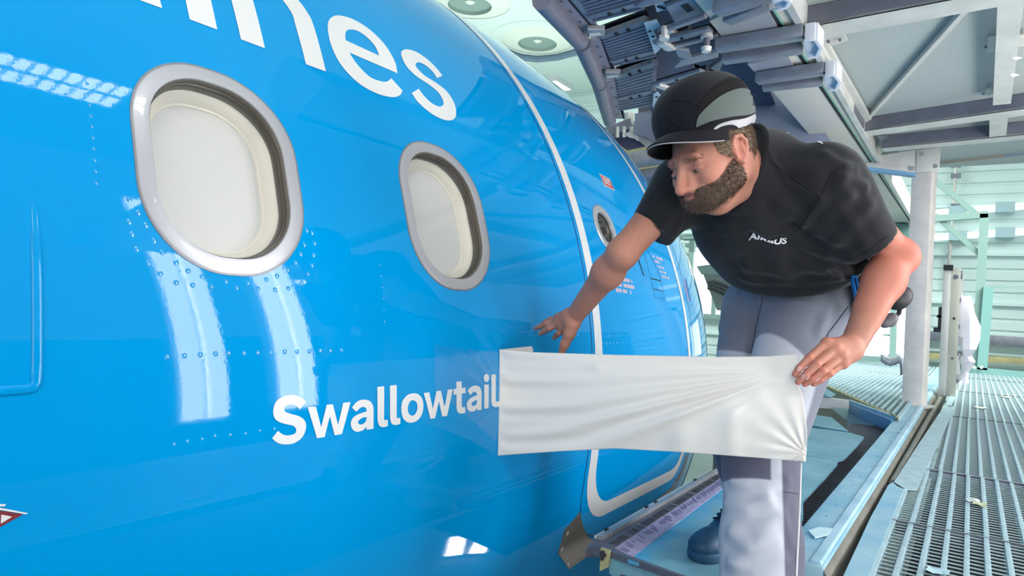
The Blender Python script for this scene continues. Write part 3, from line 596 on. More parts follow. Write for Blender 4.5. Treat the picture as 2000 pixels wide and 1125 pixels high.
# end of the flap, hanging plates
eb=thing('end_bracket',atz(1180,1090,-.05),'bent steel end bracket hanging under the near corner of the platform','bracket')
X=XN+.0; MB().prism([atx(px,py,X) for px,py in ((1173,1071),(1190,1076),(1188,1108),(1171,1116))],(.012,0,0)).build('bracket_plate',m_ochre,eb)
MB().prism([atx(px,py,X) for px,py in ((1145,1070),(1172,1068),(1172,1090),(1150,1082))],(.02,0,0)).build('rail_end',m_steel_d,eb)
MB().tube([atx(1178,1082,X-.004),atx(1178,1082,X+.004)],.012,10).build('bracket_bolt',m_void,eb)
MB().tube([atx(1176,1091,X-.004),atx(1176,1091,X+.004)],.007,8).build('bracket_bolt',m_void,eb)
pn=tag(MB().prism([atx(px,py,XN+.02) for px,py in ((1188,1076),(1234,1090),(1345,1130),(1345,1200),(1215,1140),(1190,1120))],(.02,0,0)).build('platform_apron',m_teal),'pale teal apron plate under the near edge of the work platform','panel')
MB().prism([atz(px,py,.003) for px,py in ((1145,1067),(1172,1065),(1234,1086),(1345,1127),(1345,1131),(1232,1091),(1172,1070),(1145,1072))],(0,0,-.02)).build('edge_trim',m_steel_d,deck)
ls=thing('lower_flap',atz(1250,1120,-.12),'lilac and grey strip of a lower flap just under the platform corner','flap')
MB().prism(ply([(1212,1122),(1236,1100),(1262,1104),(1222,1140)],-.06),(0,0,-.02)).build('flap_plate',m_steel_d,ls)
MB().prism(ply([(1232,1130),(1256,1104),(1290,1112),(1262,1145)],-.06),(0,0,-.021)).build('brush_strip',m_lilac,ls)
# slot grating between planks and beam, below deck level
sg=thing('slot_grating',(4.5,.6,-.07),'dark slatted grating in the slot between the platform planks and the blue beam','grating')
for i in range(70):
    x=2.9+i*.05; MB().box(x,x+.016,.50,.80,-.11,-.07).build('slat',m_steel_d,sg)
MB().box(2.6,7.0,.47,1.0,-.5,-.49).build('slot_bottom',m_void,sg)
# ------------------------------------------------------------------ blue edge beam
bm_=thing('edge_beam',(5,.4,0),'long pale blue painted steel beam between the work platform and the grating walkway','beam')
x0=2.33; MB().hexa([(x0,.345,-.14),(16.5,.27,-.14),(16.5,.455,-.14),(x0,.495,-.14),(x0,.352,.03),(16.5,.29,.03),(16.5,.452,.03),(x0,.490,.03)]).build('beam_body',m_beam,bm_,bevel=.012,smooth=True)
MB().hexa([(x0+.01,.358,.028),(16.4,.295,.028),(16.4,.345,.028),(x0+.01,.400,.028),(x0+.01,.365,.038),(16.4,.305,.038),(16.4,.340,.038),(x0+.01,.393,.038)]).build('beam_cap',mat('beam_cap_pale',(.76,.88,.93),.35,noise=.25,nscale=6,color2=(.60,.77,.85),coat=.3),bm_,bevel=.004,smooth=True)
MB().hexa([(x0,.318,-.30),(16.5,.25,-.30),(16.5,.28,-.30),(x0,.346,-.30),(x0,.335,.0),(16.5,.262,.0),(16.5,.29,.0),(x0,.352,.018)]).build('beam_flank',m_beam_side,bm_,bevel=.008,smooth=True)
random.seed(11)
for i in range(16):
    x=2.5+i*.21; MB().tube([(x,.44-.003*i,.028),(x,.44-.003*i,.034)],.008,8).build('rivet_head',m_beam,bm_)
MB().prism([atz(px,py,.036) for px,py in ((1579,1038),(1600,1031),(1626,1034),(1617,1046),(1592,1052))],(0,0,.004)).build('tape_patch',mat('patch_pale',(.78,.90,.92),.4),bm_)
MB().tube([(x0-.004,.43,-.09),(x0+.01,.43,-.09)],.018,12).build('beam_hole',m_void,bm_)
# round rod beside the beam
rod=tag(MB().tube([atz(1744,944,-.015),atz(1836,778,-.015)],.019,12).build('guide_rod',m_beam_side,smooth=True),'round grey steel rod lying along the gap beside the blue beam','rod')
# ------------------------------------------------------------------ walkway gratings
rods=[(-.2,2.2),(2.2,3.19),(3.19,4.42),(4.42,7.14),(7.14,9.9),(9.9,12.5),(12.5,14.6)]
wlab=['nearest grating panel of the walkway, coarse and dented, at the bottom right','second grating panel from the bottom right corner','third grating panel along the walkway','fourth grating panel, in the middle of the walkway','grating panel beside the foot of the pale post','grating panel near the folded gate foot','farthest grating panel in front of the teal frame']
strip_me={}
for k,(xa,xb) in enumerate(rods):
    t=thing('walkway_grating',((xa+xb)/2,-.4,0),'pale steel '+wlab[k],'grating','walkway grating panels')
    ytop=.245 if k<3 else (.20-.004*k)
    mb=MB(); x=xa+.02
    while x<xb-.012:
        mb.box(x,x+.011,-1.35,ytop,-.0085,-.006); x+=.043
    o=mb.build('cross_bars',m_grate_bar,t); o['kind']='stuff'
    j=0; y=ytop-.012
    while y>-1.34:
        me=strip_me.get(k)
        if me is None:
            mb=MB(); L=xb-xa-.012; mb.box(-L/2,L/2,-.0085,.0085,-.05,.0); 
            o=mb.build('bearing_bar',m_grate,None,bevel=.002); strip_me[k]=o.data; bpy.data.objects.remove(o); me=o=strip_me[k]
        ob=bpy.data.objects.new('bearing_bar',strip_me[k]); COL.objects.link(ob); ob.parent=t; ob.location=(0,y+.4+random.uniform(-.001,.001),random.uniform(-.002,.002) if k<3 else 0); y-=.0617
    for xx in (xa+.004,xb-.008): MB().box(xx,xx+.006,-1.35,ytop,-.05,.001).build('end_bar',m_steel_d if xx>xa+.1 else m_grate_bar,t)
    if k in(0,1,2,3):
        # gaps between the bars get their dark from an added sheet below
        pass
struct(MB().box(-.3,14.7,-1.4,.25,-.62,-.60).build('gap_shade_1',mat('under_walkway',(.20,.19,.19),.7,noise=.3,nscale=3)))  # added dark sheet gives the grating gaps their shade
# toe plate along the grating
tp=thing('kerb_plate',(4,.24,0),'flat pale blue steel plate strip along the left edge of the grating walkway','plate')
MB().prism(ply([(1640,1140),(1700,1011),(1735,947),(1745,941),(1766,954),(1690,1140)],.005),(0,0,-.004)).build('plate_strip',m_beam,tp)
MB().prism(ply([(1745,943),(1754,950),(1766,955),(1790,957),(1836,860),(1866,795),(1846,790),(1794,867)],.005),(0,0,-.004)).build('plate_strip',m_grate,tp)
MB().prism(ply([(1846,789),(1857,795),(1890,728),(1884,726)],.005),(0,0,-.004)).build('plate_strip',m_grate,tp)
for (px,py,w_,lab,cl) in ((1900,980,.055,'white paper scrap lying on the grating walkway',(.9,.92,.9)),(1913,987,.05,'yellowish crumpled scrap beside the white paper scrap on the grating',(.80,.82,.66)),(1965,776,.10,'yellow scrap far along the grating walkway',(.85,.83,.62)),(1916,797,.10,'pale scrap on the middle of the far grating',(.86,.88,.80)),(1832,1117,.06,'pale blue paint flake lump at the bottom of the grating',(.75,.87,.9))):
    p=atz(px,py,.004); random.seed(int(px)); mb=MB(); g=[(i,j) for i in range(4) for j in range(4)]
    vs=[(p[0]+(i-1.5)*w_/3+random.uniform(-.004,.004),p[1]+(j-1.5)*w_/3+random.uniform(-.004,.004),p[2]+random.uniform(0,.012)) for i,j in g]
    mb.add(vs,[(i*4+j,(i+1)*4+j,(i+1)*4+j+1,i*4+j+1) for i in range(3) for j in range(3)]); tag(mb.build('paper_scrap',mat('scrap_%d'%px,cl,.7)),lab,'litter')
# ------------------------------------------------------------------ post with bracket
pt=thing('support_post',(7.2,.42,.04),'tall worn pale grey steel post standing on the blue beam','post')
c0=atz(1760,789,.03); c1=atx(1802,789,c0[0]); top=2.33
d=(c1-c0); d[2]=0; L=np.linalg.norm(d); d/=L; ang=.24; ex_=np.array([-math.sin(ang),-math.cos(ang),0]); ey_=np.array([math.cos(ang),-math.sin(ang),0])
b=[c0,c0+ex_*L,c0+ex_*L+ey_*.16,c0+ey_*.16]
MB().hexa([tuple(p) for p in b]+[tuple(p+np.array([0,0,top-.03])) for p in b]).build('post_shaft',m_post,pt,bevel=.012,smooth=True)
MB().prism([p+np.array([0,0,-.012]) for p in (c0-ex_*.05-ey_*.05,c0+ex_*(L+.05)-ey_*.05,c0+ex_*(L+.05)+ey_*.22,c0-ex_*.05+ey_*.22)],(0,0,.016)).build('base_plate',m_steel_l,pt,bevel=.003)
XP=c0[0]-.075
gus=[(1640,316),(1692,308),(1790,293),(1838,287),(1834,334),(1787,338),(1685,325),(1642,321)]
MB().prism([atx(px,py,XP) for px,py in gus],(-.012,0,0)).build('gusset_plate',m_steel_l,pt,bevel=.002)
MB().prism([atx(px,py,XP-.012) for px,py in ((1791,294),(1836,288),(1833,333),(1789,337))],(-.012,0,0)).build('head_plate',m_steel_l,pt,bevel=.003)
MB().prism([atx(px,py,XP) for px,py in ((1685,324),(1787,338),(1787,343),(1684,330))],(.14,0,0)).build('blue_flange',mat('flange_blue',(.45,.66,.82),.5),pt)
MB().prism([atx(px,py,XP) for px,py in ((1642,317),(1686,325),(1684,330),(1642,323))],(.14,0,0)).build('pale_flange',m_steel_l,pt)
for px,py in ((1695,314),(1781,329),(1800,301),(1827,325)):
    p=atx(px,py,XP-.012); MB().tube([p+[-.002,0,0],p+[-.018,0,0]],.022,6).build('hex_bolt',m_steel,pt)
# ------------------------------------------------------------------ overhead girder and walkway seen from below
gi=thing('overhead_girder',(7,1,2.3),'wide grey steel box girder running lengthwise above the worker','girder')
MB().box(2.0,16.9,.80,1.175,2.30,2.62).build('girder_body',mat('girder_grey',(.78,.765,.755),.5,noise=.3,nscale=1.6,color2=(.76,.74,.68),bump=.1,bscale=20),gi,bevel=.01,smooth=True)
gl=[atz(1503,17,2.298),atz(1693,304,2.298)]
MB().bar(gl[0],gl[0]+(gl[1]-gl[0])*3,.022,.006).build('girder_slot',m_void,gi)
MB().bar(gl[0]+[0,-.016,0],gl[0]+[0,-.016,0]+(gl[1]-gl[0])*3,.012,.008).build('slot_strip',mat('slot_green',(.50,.68,.60),.5),gi)
MB().box(2.0,16.9,.765,.80,2.28,2.42).build('girder_flange',m_steel_l,gi)
m_mesh=bpy.data.materials.new('expanded_metal'); m_mesh.use_nodes=True; nt=m_mesh.node_tree; bb=nt.nodes['Principled BSDF']; bb.inputs['Roughness'].default_value=.5; bb.inputs['Metallic'].default_value=.15
tc=nt.nodes.new('ShaderNodeTexCoord'); br=nt.nodes.new('ShaderNodeTexBrick'); br.inputs['Scale'].default_value=1; br.inputs['Brick Width'].default_value=.036; br.inputs['Row Height'].default_value=.020; br.inputs['Mortar Size'].default_value=.005
br.inputs['Color1'].default_value=(.30,.35,.35,1); br.inputs['Color2'].default_value=(.33,.38,.38,1); br.inputs['Mortar'].default_value=(.42,.47,.46,1)
mp=nt.nodes.new('ShaderNodeMapping'); mp.inputs['Rotation'].default_value=(0,0,math.pi/2); nt.links.new(tc.outputs['Object'],mp.inputs[0]); nt.links.new(mp.outputs[0],br.inputs['Vector']); nt.links.new(br.outputs['Color'],bb.inputs['Base Color'])
bp=nt.nodes.new('ShaderNodeBump'); bp.inputs['Strength'].default_value=.6; bp.inputs['Distance'].default_value=.01; nt.links.new(br.outputs['Fac'],bp.inputs['Height']); nt.links.new(bp.outputs[0],bb.inputs['Normal'])
ud=thing('upper_walkway',(6,-.3,2.41),'underside of the upper walkway with expanded metal deck and steel framing','walkway')
MB().box(2.0,8.3,-1.8,.79,2.41,2.43).build('mesh_deck',m_mesh,ud)
def ubeam(fl_,fr_,bl_,web=.105,name='cross_beam'):
    a=atz(*fl_,2.30); b=atz(*fr_,2.30); c=atz(*bl_,2.30)
    b=a+(b-a)*((-1.7-a[1])/(b[1]-a[1])); w=c-a; w=np.array([max(w[0],.05),0,0])
    MB().prism([a,b,b+w,a+w],(0,0,.012)).build('beam_flange',m_steel_l,ud)
    MB().prism([a,b,b+[.012,0,0],a+[.012,0,0]],(0,0,web)).build('beam_web',m_steel_d,ud)
ubeam((1567,54),(1850,0),(1590,78)); ubeam((1687,256),(2000,212),(1690,267)); ubeam((1722,289),(2000,263),(1726,297))
def ubar(pa,pb,z,w,h,m=m_steel_l,name='purlin'): MB().bar(atz(*pa,z),atz(*pb,z),w,h).build(name,m,ud)
ubar((1590,66),(1690,232),2.375,.085,.03); ubar((1578,66),(1686,240),2.34,.015,.09,m_steel_d)
ubar((1690,236),(1905,-4),2.385,.028,.03,m_steel_l,'diagonal_brace')
ubar((1975,-10),(1957,197),2.33,.10,.05,m_steel_l,'long_beam'); ubar((1951,224),(1948,272),2.33,.11,.05,m_steel_l,'long_beam')
ubar((1722,262),(1745,296),2.36,.06,.03,m_steel_d); ubar((1750,285),(2000,256),2.37,.03,.02,m_steel_l)
for pp in ([(1604,74),(1648,63),(1655,80),(1612,94)],[(1930,75),(1948,73),(1946,101),(1928,103)],[(1926,176),(1938,174),(1937,185),(1925,187)],[(1988,70),(2010,66),(2010,90),(1985,92)]):
    MB().prism(ply(pp,2.37),(0,0,.01)).build('clip_plate',m_steel_l,ud)
    c=sum(ply(pp,2.366))/4
    for s_ in (-.03,.03): MB().tube([c+[0,s_,0],c+[0,s_,-.012]],.008,6).build('clip_bolt',m_steel_d,ud)
fa=[atz(1842,320,2.385),atz(2000,303,2.385)]; fb=fa[0]+(fa[1]-fa[0])*2.4; f0=fa[0]+(fa[0]-fa[1])*.5
MB().prism([f0,fb,fb+[.02,0,0],f0+[.02,0,0]],(0,0,.20)).build('end_fascia',mat('fascia_tan',(.66,.64,.60),.5,noise=.15,nscale=2),ud)
p=fa[0]+(fa[1]-fa[0])*.78; MB().prism([p+[-.004,0,.0],fb+[-.004,0,0],fb+[0,0,0],p+[0,0,0]],(0,0,.20)).build('fascia_patch',mat('fascia_blue',(.54,.62,.68),.5),ud)
# scraps stuck to the long beam
for px,py in ((1976,113),(1972,146)):
    p=atz(px,py,2.30); mb=MB(); mb.add([p,p+[.015,-.02,-.012],p+[.02,-.05,.0],p+[.008,-.02,.008]],[(0,1,2,3)]); mb.build('tape_scrap',m_white,ud)
# ------------------------------------------------------------------ sliding contour flaps of the upper dock (z about 2.4)
ZF=2.40
m_tube=mat('bumper_tube_grey',(.45,.47,.53),.38,metal=.2,noise=.3,nscale=5,color2=(.53,.50,.55))
m_slat=mat('slat_grey',(.46,.48,.56),.42,metal=.3,noise=.15,nscale=6)
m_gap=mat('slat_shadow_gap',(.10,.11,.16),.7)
def P4(px,py,z=ZF): return atz(px,py,z)
def flap(tag_label,tube_px,in0,in1,fa,fb,n,skip):
    """one slatted sliding panel: tube_px = bumper tube ends, in0/in1 = inner rail ends, fa/fb = far ends of first and last slat"""
    t=thing('sliding_flap',P4(*tube_px[0]),tag_label,'flap','slatted sliding flaps of the upper dock')
    a,b=P4(*tube_px[0]),P4(*tube_px[1]); MB().tube([a+[0,0,-.02],b+[0,0,-.02]],.055,14).build('bumper_tube',m_tube,t,smooth=True)
    d=(b-a)/np.linalg.norm(b-a); nrm=np.array([d[1],-d[0],0]); nrm=nrm if nrm[1]<0 else -nrm
    MB().prism([a+nrm*.05,b+nrm*.05,b+nrm*.11,a+nrm*.11],(0,0,.02)).build('edge_rail',mat('rail_mauve',(.60,.58,.62),.45,metal=.2) if 'rail_mauve' not in bpy.data.materials else bpy.data.materials['rail_mauve'],t)
    MB().prism([a+nrm*.11,b+nrm*.11,b+nrm*.125,a+nrm*.125],(0,0,.02)).build('rail_slot',m_void,t)
    for f in (.15,.38,.62,.85):
        q=a+(b-a)*f+nrm*.08; MB().tube([q,q+[0,0,-.006]],.010,8).build('rail_screw',m_steel_d,t)
    i0,i1=P4(*in0),P4(*in1)
    MB().prism([a+nrm*.125,b+nrm*.125,i1,i0],(0,0,.03)).build('inner_rail',m_steel_b,t,bevel=.003)
    f0,f1=P4(*fa),P4(*fb)
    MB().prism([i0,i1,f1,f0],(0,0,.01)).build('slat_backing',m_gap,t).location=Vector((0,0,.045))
    for k in range(n):
        f=(k+.5)/n; p=i0+(i1-i0)*f; q=f0+(f1-f0)*f; big_=k in skip
        MB().bar(p+[0,0,.012 if not big_ else .004],q+[0,0,.012 if not big_ else .004],np.linalg.norm(i1-i0)/n*(.62 if not big_ else .9),.03).build('slat',m_slat if not big_ else m_steel_b,t)
        if big_ :
            for g in (.35,.6): c=p+(q-p)*g; MB().bar(c+[0,0,-.012],c+[0.03,0,-.012],.012,.02).build('slat_pin',m_void,t)
    return t
flap('near slatted sliding flap at the top edge of the frame',((1058,-8),(1134,74)),(1122,-14),(1160,44),(1290,-70),(1256,20),10,(7,))
flap('middle slatted sliding flap of the upper dock edge',((1137,78),(1170,156)),(1171,68),(1199,130),(1262,35),(1279,112),13,(0,10,))
flap('far slatted sliding flap, the lowest one in view above the fuselage crown',((1171,159),(1191,232)),(1202,146),(1211,217),(1280,118),(1275,206),14,(0,8,))
for i,(px,py) in enumerate(((1163,52),(1196,136))):
    p=P4(px,py); q=P4(px+6,py+17)
    t=thing('flap_clamp',p,('small steel clamp joining the near and middle sliding flaps','small steel clamp joining the middle and far sliding flaps')[i],'clamp')
    MB().bar(p+[-.03,-.02,-.02],p+[.05,.02,-.02],.10,.03).build('clamp_block',m_steel,t,bevel=.004); MB().tube([P4(px-10,py+4)+[0,0,-.03],P4(px+10,py+2)+[0,0,-.03]],.018,8).build('clamp_pin',m_steel_l,t)
# perforated end plates
for pp,lab in (([(1258,46),(1282,40),(1290,52),(1276,60),(1290,96),(1279,106)],'white perforated bearing plate at the end of the middle flap'),([(1279,10),(1296,7),(1305,18),(1283,24)],'white perforated plate at the end of the near flap'),([(1276,184),(1283,180),(1300,198),(1275,211)],'white perforated plate with a torn corner beside the cap')):
    t=thing('bearing_plate',P4(*pp[0],2.37),lab,'plate')
    MB().prism([P4(px,py,2.37) for px,py in pp],(0,0,.008)).build('plate_sheet',mat('bearing_white',(.74,.80,.84),.5) if 'bearing_white' not in bpy.data.materials else bpy.data.materials['bearing_white'],t)
    c=sum(P4(px,py,2.368) for px,py in pp)/len(pp)
    for k in range(3): f=(k+1)/4; q=P4(*pp[0],2.368)*(1-f)+P4(*pp[-2],2.368)*f; q=q*.8+c*.2; MB().tube([q,q+[0,0,-.004]],.010,8).build('plate_hole',m_void,t)
# roof plate over the flap guides (dark soffit)
sf=tag(MB().prism([P4(px,py,2.58) for px,py in ((1235,-60),(1270,215),(1330,300),(1530,240),(1500,170),(1380,-60))],(0,0,.02)).build('dock_soffit',mat('soffit_slate',(.32,.36,.45),.6,noise=.2,nscale=3)),'dark slate soffit plate above the flap guide rails','panel')
for pp,z,m_,lab in (([(1300,14),(1330,2),(1440,-30),(1420,18),(1395,28),(1325,56)],2.33,m_steel_b,'flat steel guide plate over the cap with a dark slot'),
    ([(1352,116),(1366,150),(1412,116),(1414,118),(1405,140),(1358,150)],2.36,m_steel_b,'pale blue gusset plate behind the top of the cap'),
    ([(1238,14),(1262,0),(1330,-22),(1336,-8),(1256,16)],2.31,m_tube,'mauve steel guide arm at the top edge beside the near flap'),
    ([(1295,60),(1375,32),(1382,36),(1302,64)],2.28,m_steel_b,'long flat bar between the guide plate and the knob rail'),
    ([(1330,118),(1400,100),(1403,112),(1316,134)],2.30,m_steel,'flat steel arm above the cap'),
    ([(1318,96),(1345,100),(1352,118),(1325,112)],2.29,m_steel_b,'short oblique link plate behind the cap')):
    tag(MB().prism([P4(px,py,z) for px,py in pp],(0,0,.02)).build('guide_plate',m_,bevel=.003),lab,'plate')
t=thing('slot_cover',P4(1344,17,2.325),'dark rectangular slot in the guide plate above the cap','slot'); MB().prism([P4(px,py,2.326) for px,py in ((1330,12),(1343,8),(1354,20),(1343,25))],(0,0,.003)).build('slot_face',m_void,t)
def guide(pa,pb,z,w,lab,end=True):
    a,b=P4(*pa,z),P4(*pb,z); t=thing('guide_rail',a,lab,'rail','guide rails of the sliding flaps')
    d=(b-a)/np.linalg.norm(b-a); nn=np.array([-d[1],d[0],0]); nn=nn if nn[0]<0 else -nn
    MB().bar(a,b,w,.02).build('rail_top',m_steel_b,t,bevel=.003)
    MB().bar(a-nn*(w*.9)+[0,0,.02],b-nn*(w*.9)+[0,0,.02],w*.7,.05).build('rail_channel',m_gap,t)
    MB().bar(a-nn*(w*1.7),b-nn*(w*1.7),w*.55,.03).build('rail_lip',m_steel,t,bevel=.003)
    if end: MB().bar(a+d*.05+[0,0,-.01]+nn*w*.3,a+d*.05+[0,0,-.01]-nn*w*1.9,.05,.03).build('rail_stop',m_steel_l,t,bevel=.003)
    for f in (.08,.5): q=a+(b-a)*f; MB().tube([q+[0,0,-.008],q+[0,0,-.018]],.010,8).build('rail_bolt',m_void,t)
    return t
gr=guide((1279,84),(1388,56),2.30,.055,'long guide rail with a knob, above the cap')
guide((1276,166),(1372,138),2.28,.055,'far guide rail partly hidden by the top of the cap')
guide((1290,60),(1330,46),2.34,.05,'short guide rail end near the white bearing plate')
kb=thing('locking_knob',P4(1381,78,2.26),'round threaded locking knob at the end of the long guide rail','knob')
p=P4(1381,64,2.30); 
for r0,r1,za,zb,nm in ((.030,.034,.0,-.03,'knob_collar'),(.018,.018,-.03,-.08,'knob_shaft'),(.030,.024,-.08,-.105,'knob_head')): MB().tube([p+[0,0,za],p+[0,0,zb]],[r0,r1],14).build(nm,m_steel_l if nm!='knob_shaft' else m_steel_d,kb,smooth=True)
kb2=thing('end_bolt',P4(1298,58,2.28),'pale bolt head on the end of the flat bar near the bearing plate','bolt'); p=P4(1298,52,2.30)
MB().tube([p,p+[0,0,-.05]],.018,10).build('bolt_shank',m_steel_l,kb2,smooth=True); MB().tube([p+[0,0,-.05],p+[0,0,-.07]],.030,6).build('bolt_head',m_steel_l,kb2)
# fork brackets over the girder
def fork(u0,u1,l0,l1,cap_,z,lab,gap=.0):
    t=thing('fork_bracket',P4(*u1,z),lab,'bracket','fork brackets under the girder')
    a,b=P4(*u0,z),P4(*u1,z); c,d=P4(*l0,z),P4(*l1,z)
    MB().bar(a+[0,0,.03],b+[0,0,.03],.085,.06).build('upper_bar',m_steel_b,t,bevel=.004); MB().bar(c+[0,0,.02],d+[0,0,.02],.07,.05).build('lower_bar',m_steel_b,t,bevel=.004)
    e0,e1=P4(*cap_[0],z),P4(*cap_[1],z); mid=(e0+e1)/2; ax=(b-a)/np.linalg.norm(b-a)
    mb=MB(); pts=[e0+ax*0, e0+ax*.05, mid+ax*.075, e1+ax*.05, e1+ax*0]
    for q0,q1 in zip(pts[:-1],pts[1:]): mb.bar(q0+[0,0,.02],q1+[0,0,.02],.022,.09)
    mb.prism([e0-ax*.01,e0+ax*.055,mid+ax*.08,e1+ax*.055,e1-ax*.01],(0,0,.012))
    mb.build('end_cap',mat('cap_white',(.82,.83,.86),.4) if 'cap_white' not in bpy.data.materials else bpy.data.materials['cap_white'],t,bevel=.004)
    MB().bar(e0+[0,.01,-.002],e0+ax*.03+[0,.0,-.002],.02,.012).build('cap_slot',m_void,t)
    return t
fork((1400,100),(1569,74),(1412,122),(1566,101),((1572,72),(1576,106)),2.22,'middle fork bracket with a rounded white end below the girder')
fork((1478,163),(1610,144),(1490,176),(1606,164),((1612,142),(1616,171)),2.22,'lowest fork bracket with a rounded white end, just above the shoulder')
fork((1400,30),(1505,-2),(1420,45),(1500,14),((1510,-6),(1515,12)),2.22,'uppermost fork bracket cut off by the top of the frame')
tag(MB().prism([P4(px,py,2.285) for px,py in ((1386,42),(1428,20),(1500,22),(1525,66),(1424,88))],(0,0,.012)).build('girder_plate',mat('plate_rainbow_grey',(.62,.63,.70),.38,metal=.3,noise=.25,nscale=2,color2=(.70,.69,.62))),'wide flat steel plate under the girder between the fork brackets','plate')
tag(MB().prism([P4(px,py,2.285) for px,py in ((1460,126),(1540,110),(1556,142),(1482,150))],(0,0,.012)).build('girder_plate',bpy.data.materials['plate_rainbow_grey']),'smaller flat steel plate between the middle and lowest fork brackets','plate')
# structures behind the cap and under the dock
fc=tag(MB().prism([atx(px,py,6.0) for px,py in ((1240,222),(1500,170),(1570,200),(1660,330),(1400,330),(1262,268),(1238,262))],(.04,0,0)).build('dock_fascia',mat('fascia_slate',(.50,.53,.60),.5,noise=.15,nscale=2)),'slate grey fascia of the upper dock behind the cap','panel')
tag(MB().prism([atx(px,py,6.2) for px,py in ((1192,262),(1216,258),(1262,284),(1222,292),(1208,282))],(.05,0,0)).build('dark_gusset',mat('gusset_indigo',(.30,.30,.40),.5)),'dark indigo gusset plate between the fuselage edge and the cap peak','plate')
tag(MB().prism([atx(px,py,6.15) for px,py in ((1240,262),(1262,264),(1290,282),(1272,294),(1246,274))],(.05,0,0)).build('ledge_plate',m_steel_l),'pale ledge plate in front of the cap peak','plate')
t=thing('pipe_bracket',atx(1225,250,6.1),'small galvanised bracket with rods beside the fuselage crown','bracket')
MB().bar(atx(1184,262,6.1),atx(1236,243,6.1),.10,.10).build('bracket_bar',m_steel_b,t)
for px in (1206,1219,1233): MB().tube([atx(px,268,6.05),atx(px,248,6.05)],.02,8).build('bracket_rod',m_steel_l,t,smooth=True)
MB().tube([atx(1227,246,6.1),atx(1228,222,6.1)],.05,10).build('bracket_post',m_steel_l,t,smooth=True)
MB().prism([atx(px,py,6.03) for px,py in ((1218,262),(1240,252),(1246,272),(1228,268))],(.03,0,0)).build('bracket_foot',m_steel_l,t)
for (ya,yb,r_,m_,lab) in ((298,292,.075,m_ochre,'upper cream pipe behind the cap peak'),(318,310,.13,m_steel,'thick grey pipe between the cream pipes behind the cap peak'),(334,324,.075,m_ochre,'lower cream pipe behind the cap peak'),(352,338,.10,m_steel_b,'dark grey pipe at shoulder height behind the worker')):
    tag(MB().tube([atx(1195,ya+4,7.6),atx(1420,yb-22,7.6)],r_,16).build('duct_pipe',m_,smooth=True),lab,'pipe')
tag(MB().prism([atx(px,py,8.2) for px,py in ((1246,165),(1560,165),(1500,400),(1250,420))],(.04,0,0)).build('dock_bulkhead',m_steel_d),'dark grey dock panel behind the duct pipes','panel')
# ------------------------------------------------------------------ far dock seen between the fuselage and the worker
XF=9.4
fd=thing('far_dock',atx(1400,600,XF),'grey-green far dock structure seen under the worker\'s chest','dock')
MB().prism([atx(px,py,XF) for px,py in ((1372,532),(1445,528),(1452,606),(1400,606))],(.3,0,0)).build('dock_block',mat('dock_sage',(.60,.66,.64),.55,noise=.2,nscale=2),fd)
p=atx(1428,600,XF+.15); MB().box(p[0]-.08,p[0]+.08,p[1]-.12,p[1]+.12,-2.75,p[2]).build('dock_leg',m_teal_frame,fd)
MB().prism([atx(px,py,XF-.02) for px,py in ((1360,520),(1392,516),(1440,530),(1440,536),(1370,536))],(.3,0,0)).build('dock_cap',m_teal_frame,fd)
for i,(pa,pb,w_) in enumerate((((1318,447),(1420,430),.10),((1326,464),(1402,458),.07),((1330,420),(1420,395),.16),((1340,480),(1392,478),.05))): MB().bar(atx(*pa,XF+1.5),atx(*pb,XF+1.5),.12,w_).build('dock_beam',m_teal_frame if i%2 else m_steel_l,fd)
MB().bar(atx(1352,492,XF+1),atx(1353,470,XF+1),.08,.08,up=(1,0,0)).build('dock_stud',m_teal_frame,fd)
MB().tube([atx(1380,452,XF+1.4),atx(1380,432,XF+1.4)],.02,8).build('drain_pipe',m_steel_l,fd)
rl=thing('guard_rail',atx(1390,530,XF),'sage green tubular guard rail with a rounded corner under the worker\'s arm','railing')
pp=[(1335,467),(1372,466),(1381,466),(1387,469),(1390,475),(1391,484),(1391,525)]
MB().tube([atx(px,py,XF+.1) for px,py in pp],.024,10).build('rail_tube',m_teal_frame,rl,smooth=True)
MB().bar(atx(1393,528,XF+.1),atx(1418,500,XF+.1),.05,.06).build('rail_brace',mat('brace_sage',(.45,.58,.50),.5),rl)
MB().tube([atx(1372,526,XF+.1),atx(1400,522,XF+.1)],.02,8).build('rail_foot',m_teal_frame,rl)
pp=[(1383,552),(1395,550),(1410,554),(1424,560),(1436,566),(1446,564)]
hs=thing('dark_hose',atx(1410,556,XF-.3),'bundle of dark grey hose hanging on the far dock','hose')
for dy in (0,5,10): MB().tube([atx(px,py+dy*(1+.02*(px-1383)),XF-.03) for px,py in pp],.032,10).build('hose_loop',mat('hose_grey',(.30,.33,.33),.6) if 'hose_grey' not in bpy.data.materials else bpy.data.materials['hose_grey'],hs,smooth=True)
MB().tube([atx(px,py,XF-.03) for px,py in ((1414,562),(1418,574),(1428,578),(1434,570))],.03,10).build('hose_loop',bpy.data.materials['hose_grey'],hs,smooth=True)
tag(MB().tube([atx(px,py,5.2) for px,py in ((1428,522),(1434,530),(1439,542),(1443,556),(1444,572))],[.028,.034,.036,.036,.03],12).build('orange_hose',mat('hose_orange',(.92,.38,.18),.5),smooth=True),'orange hose end peeking out behind the worker\'s hip','hose')
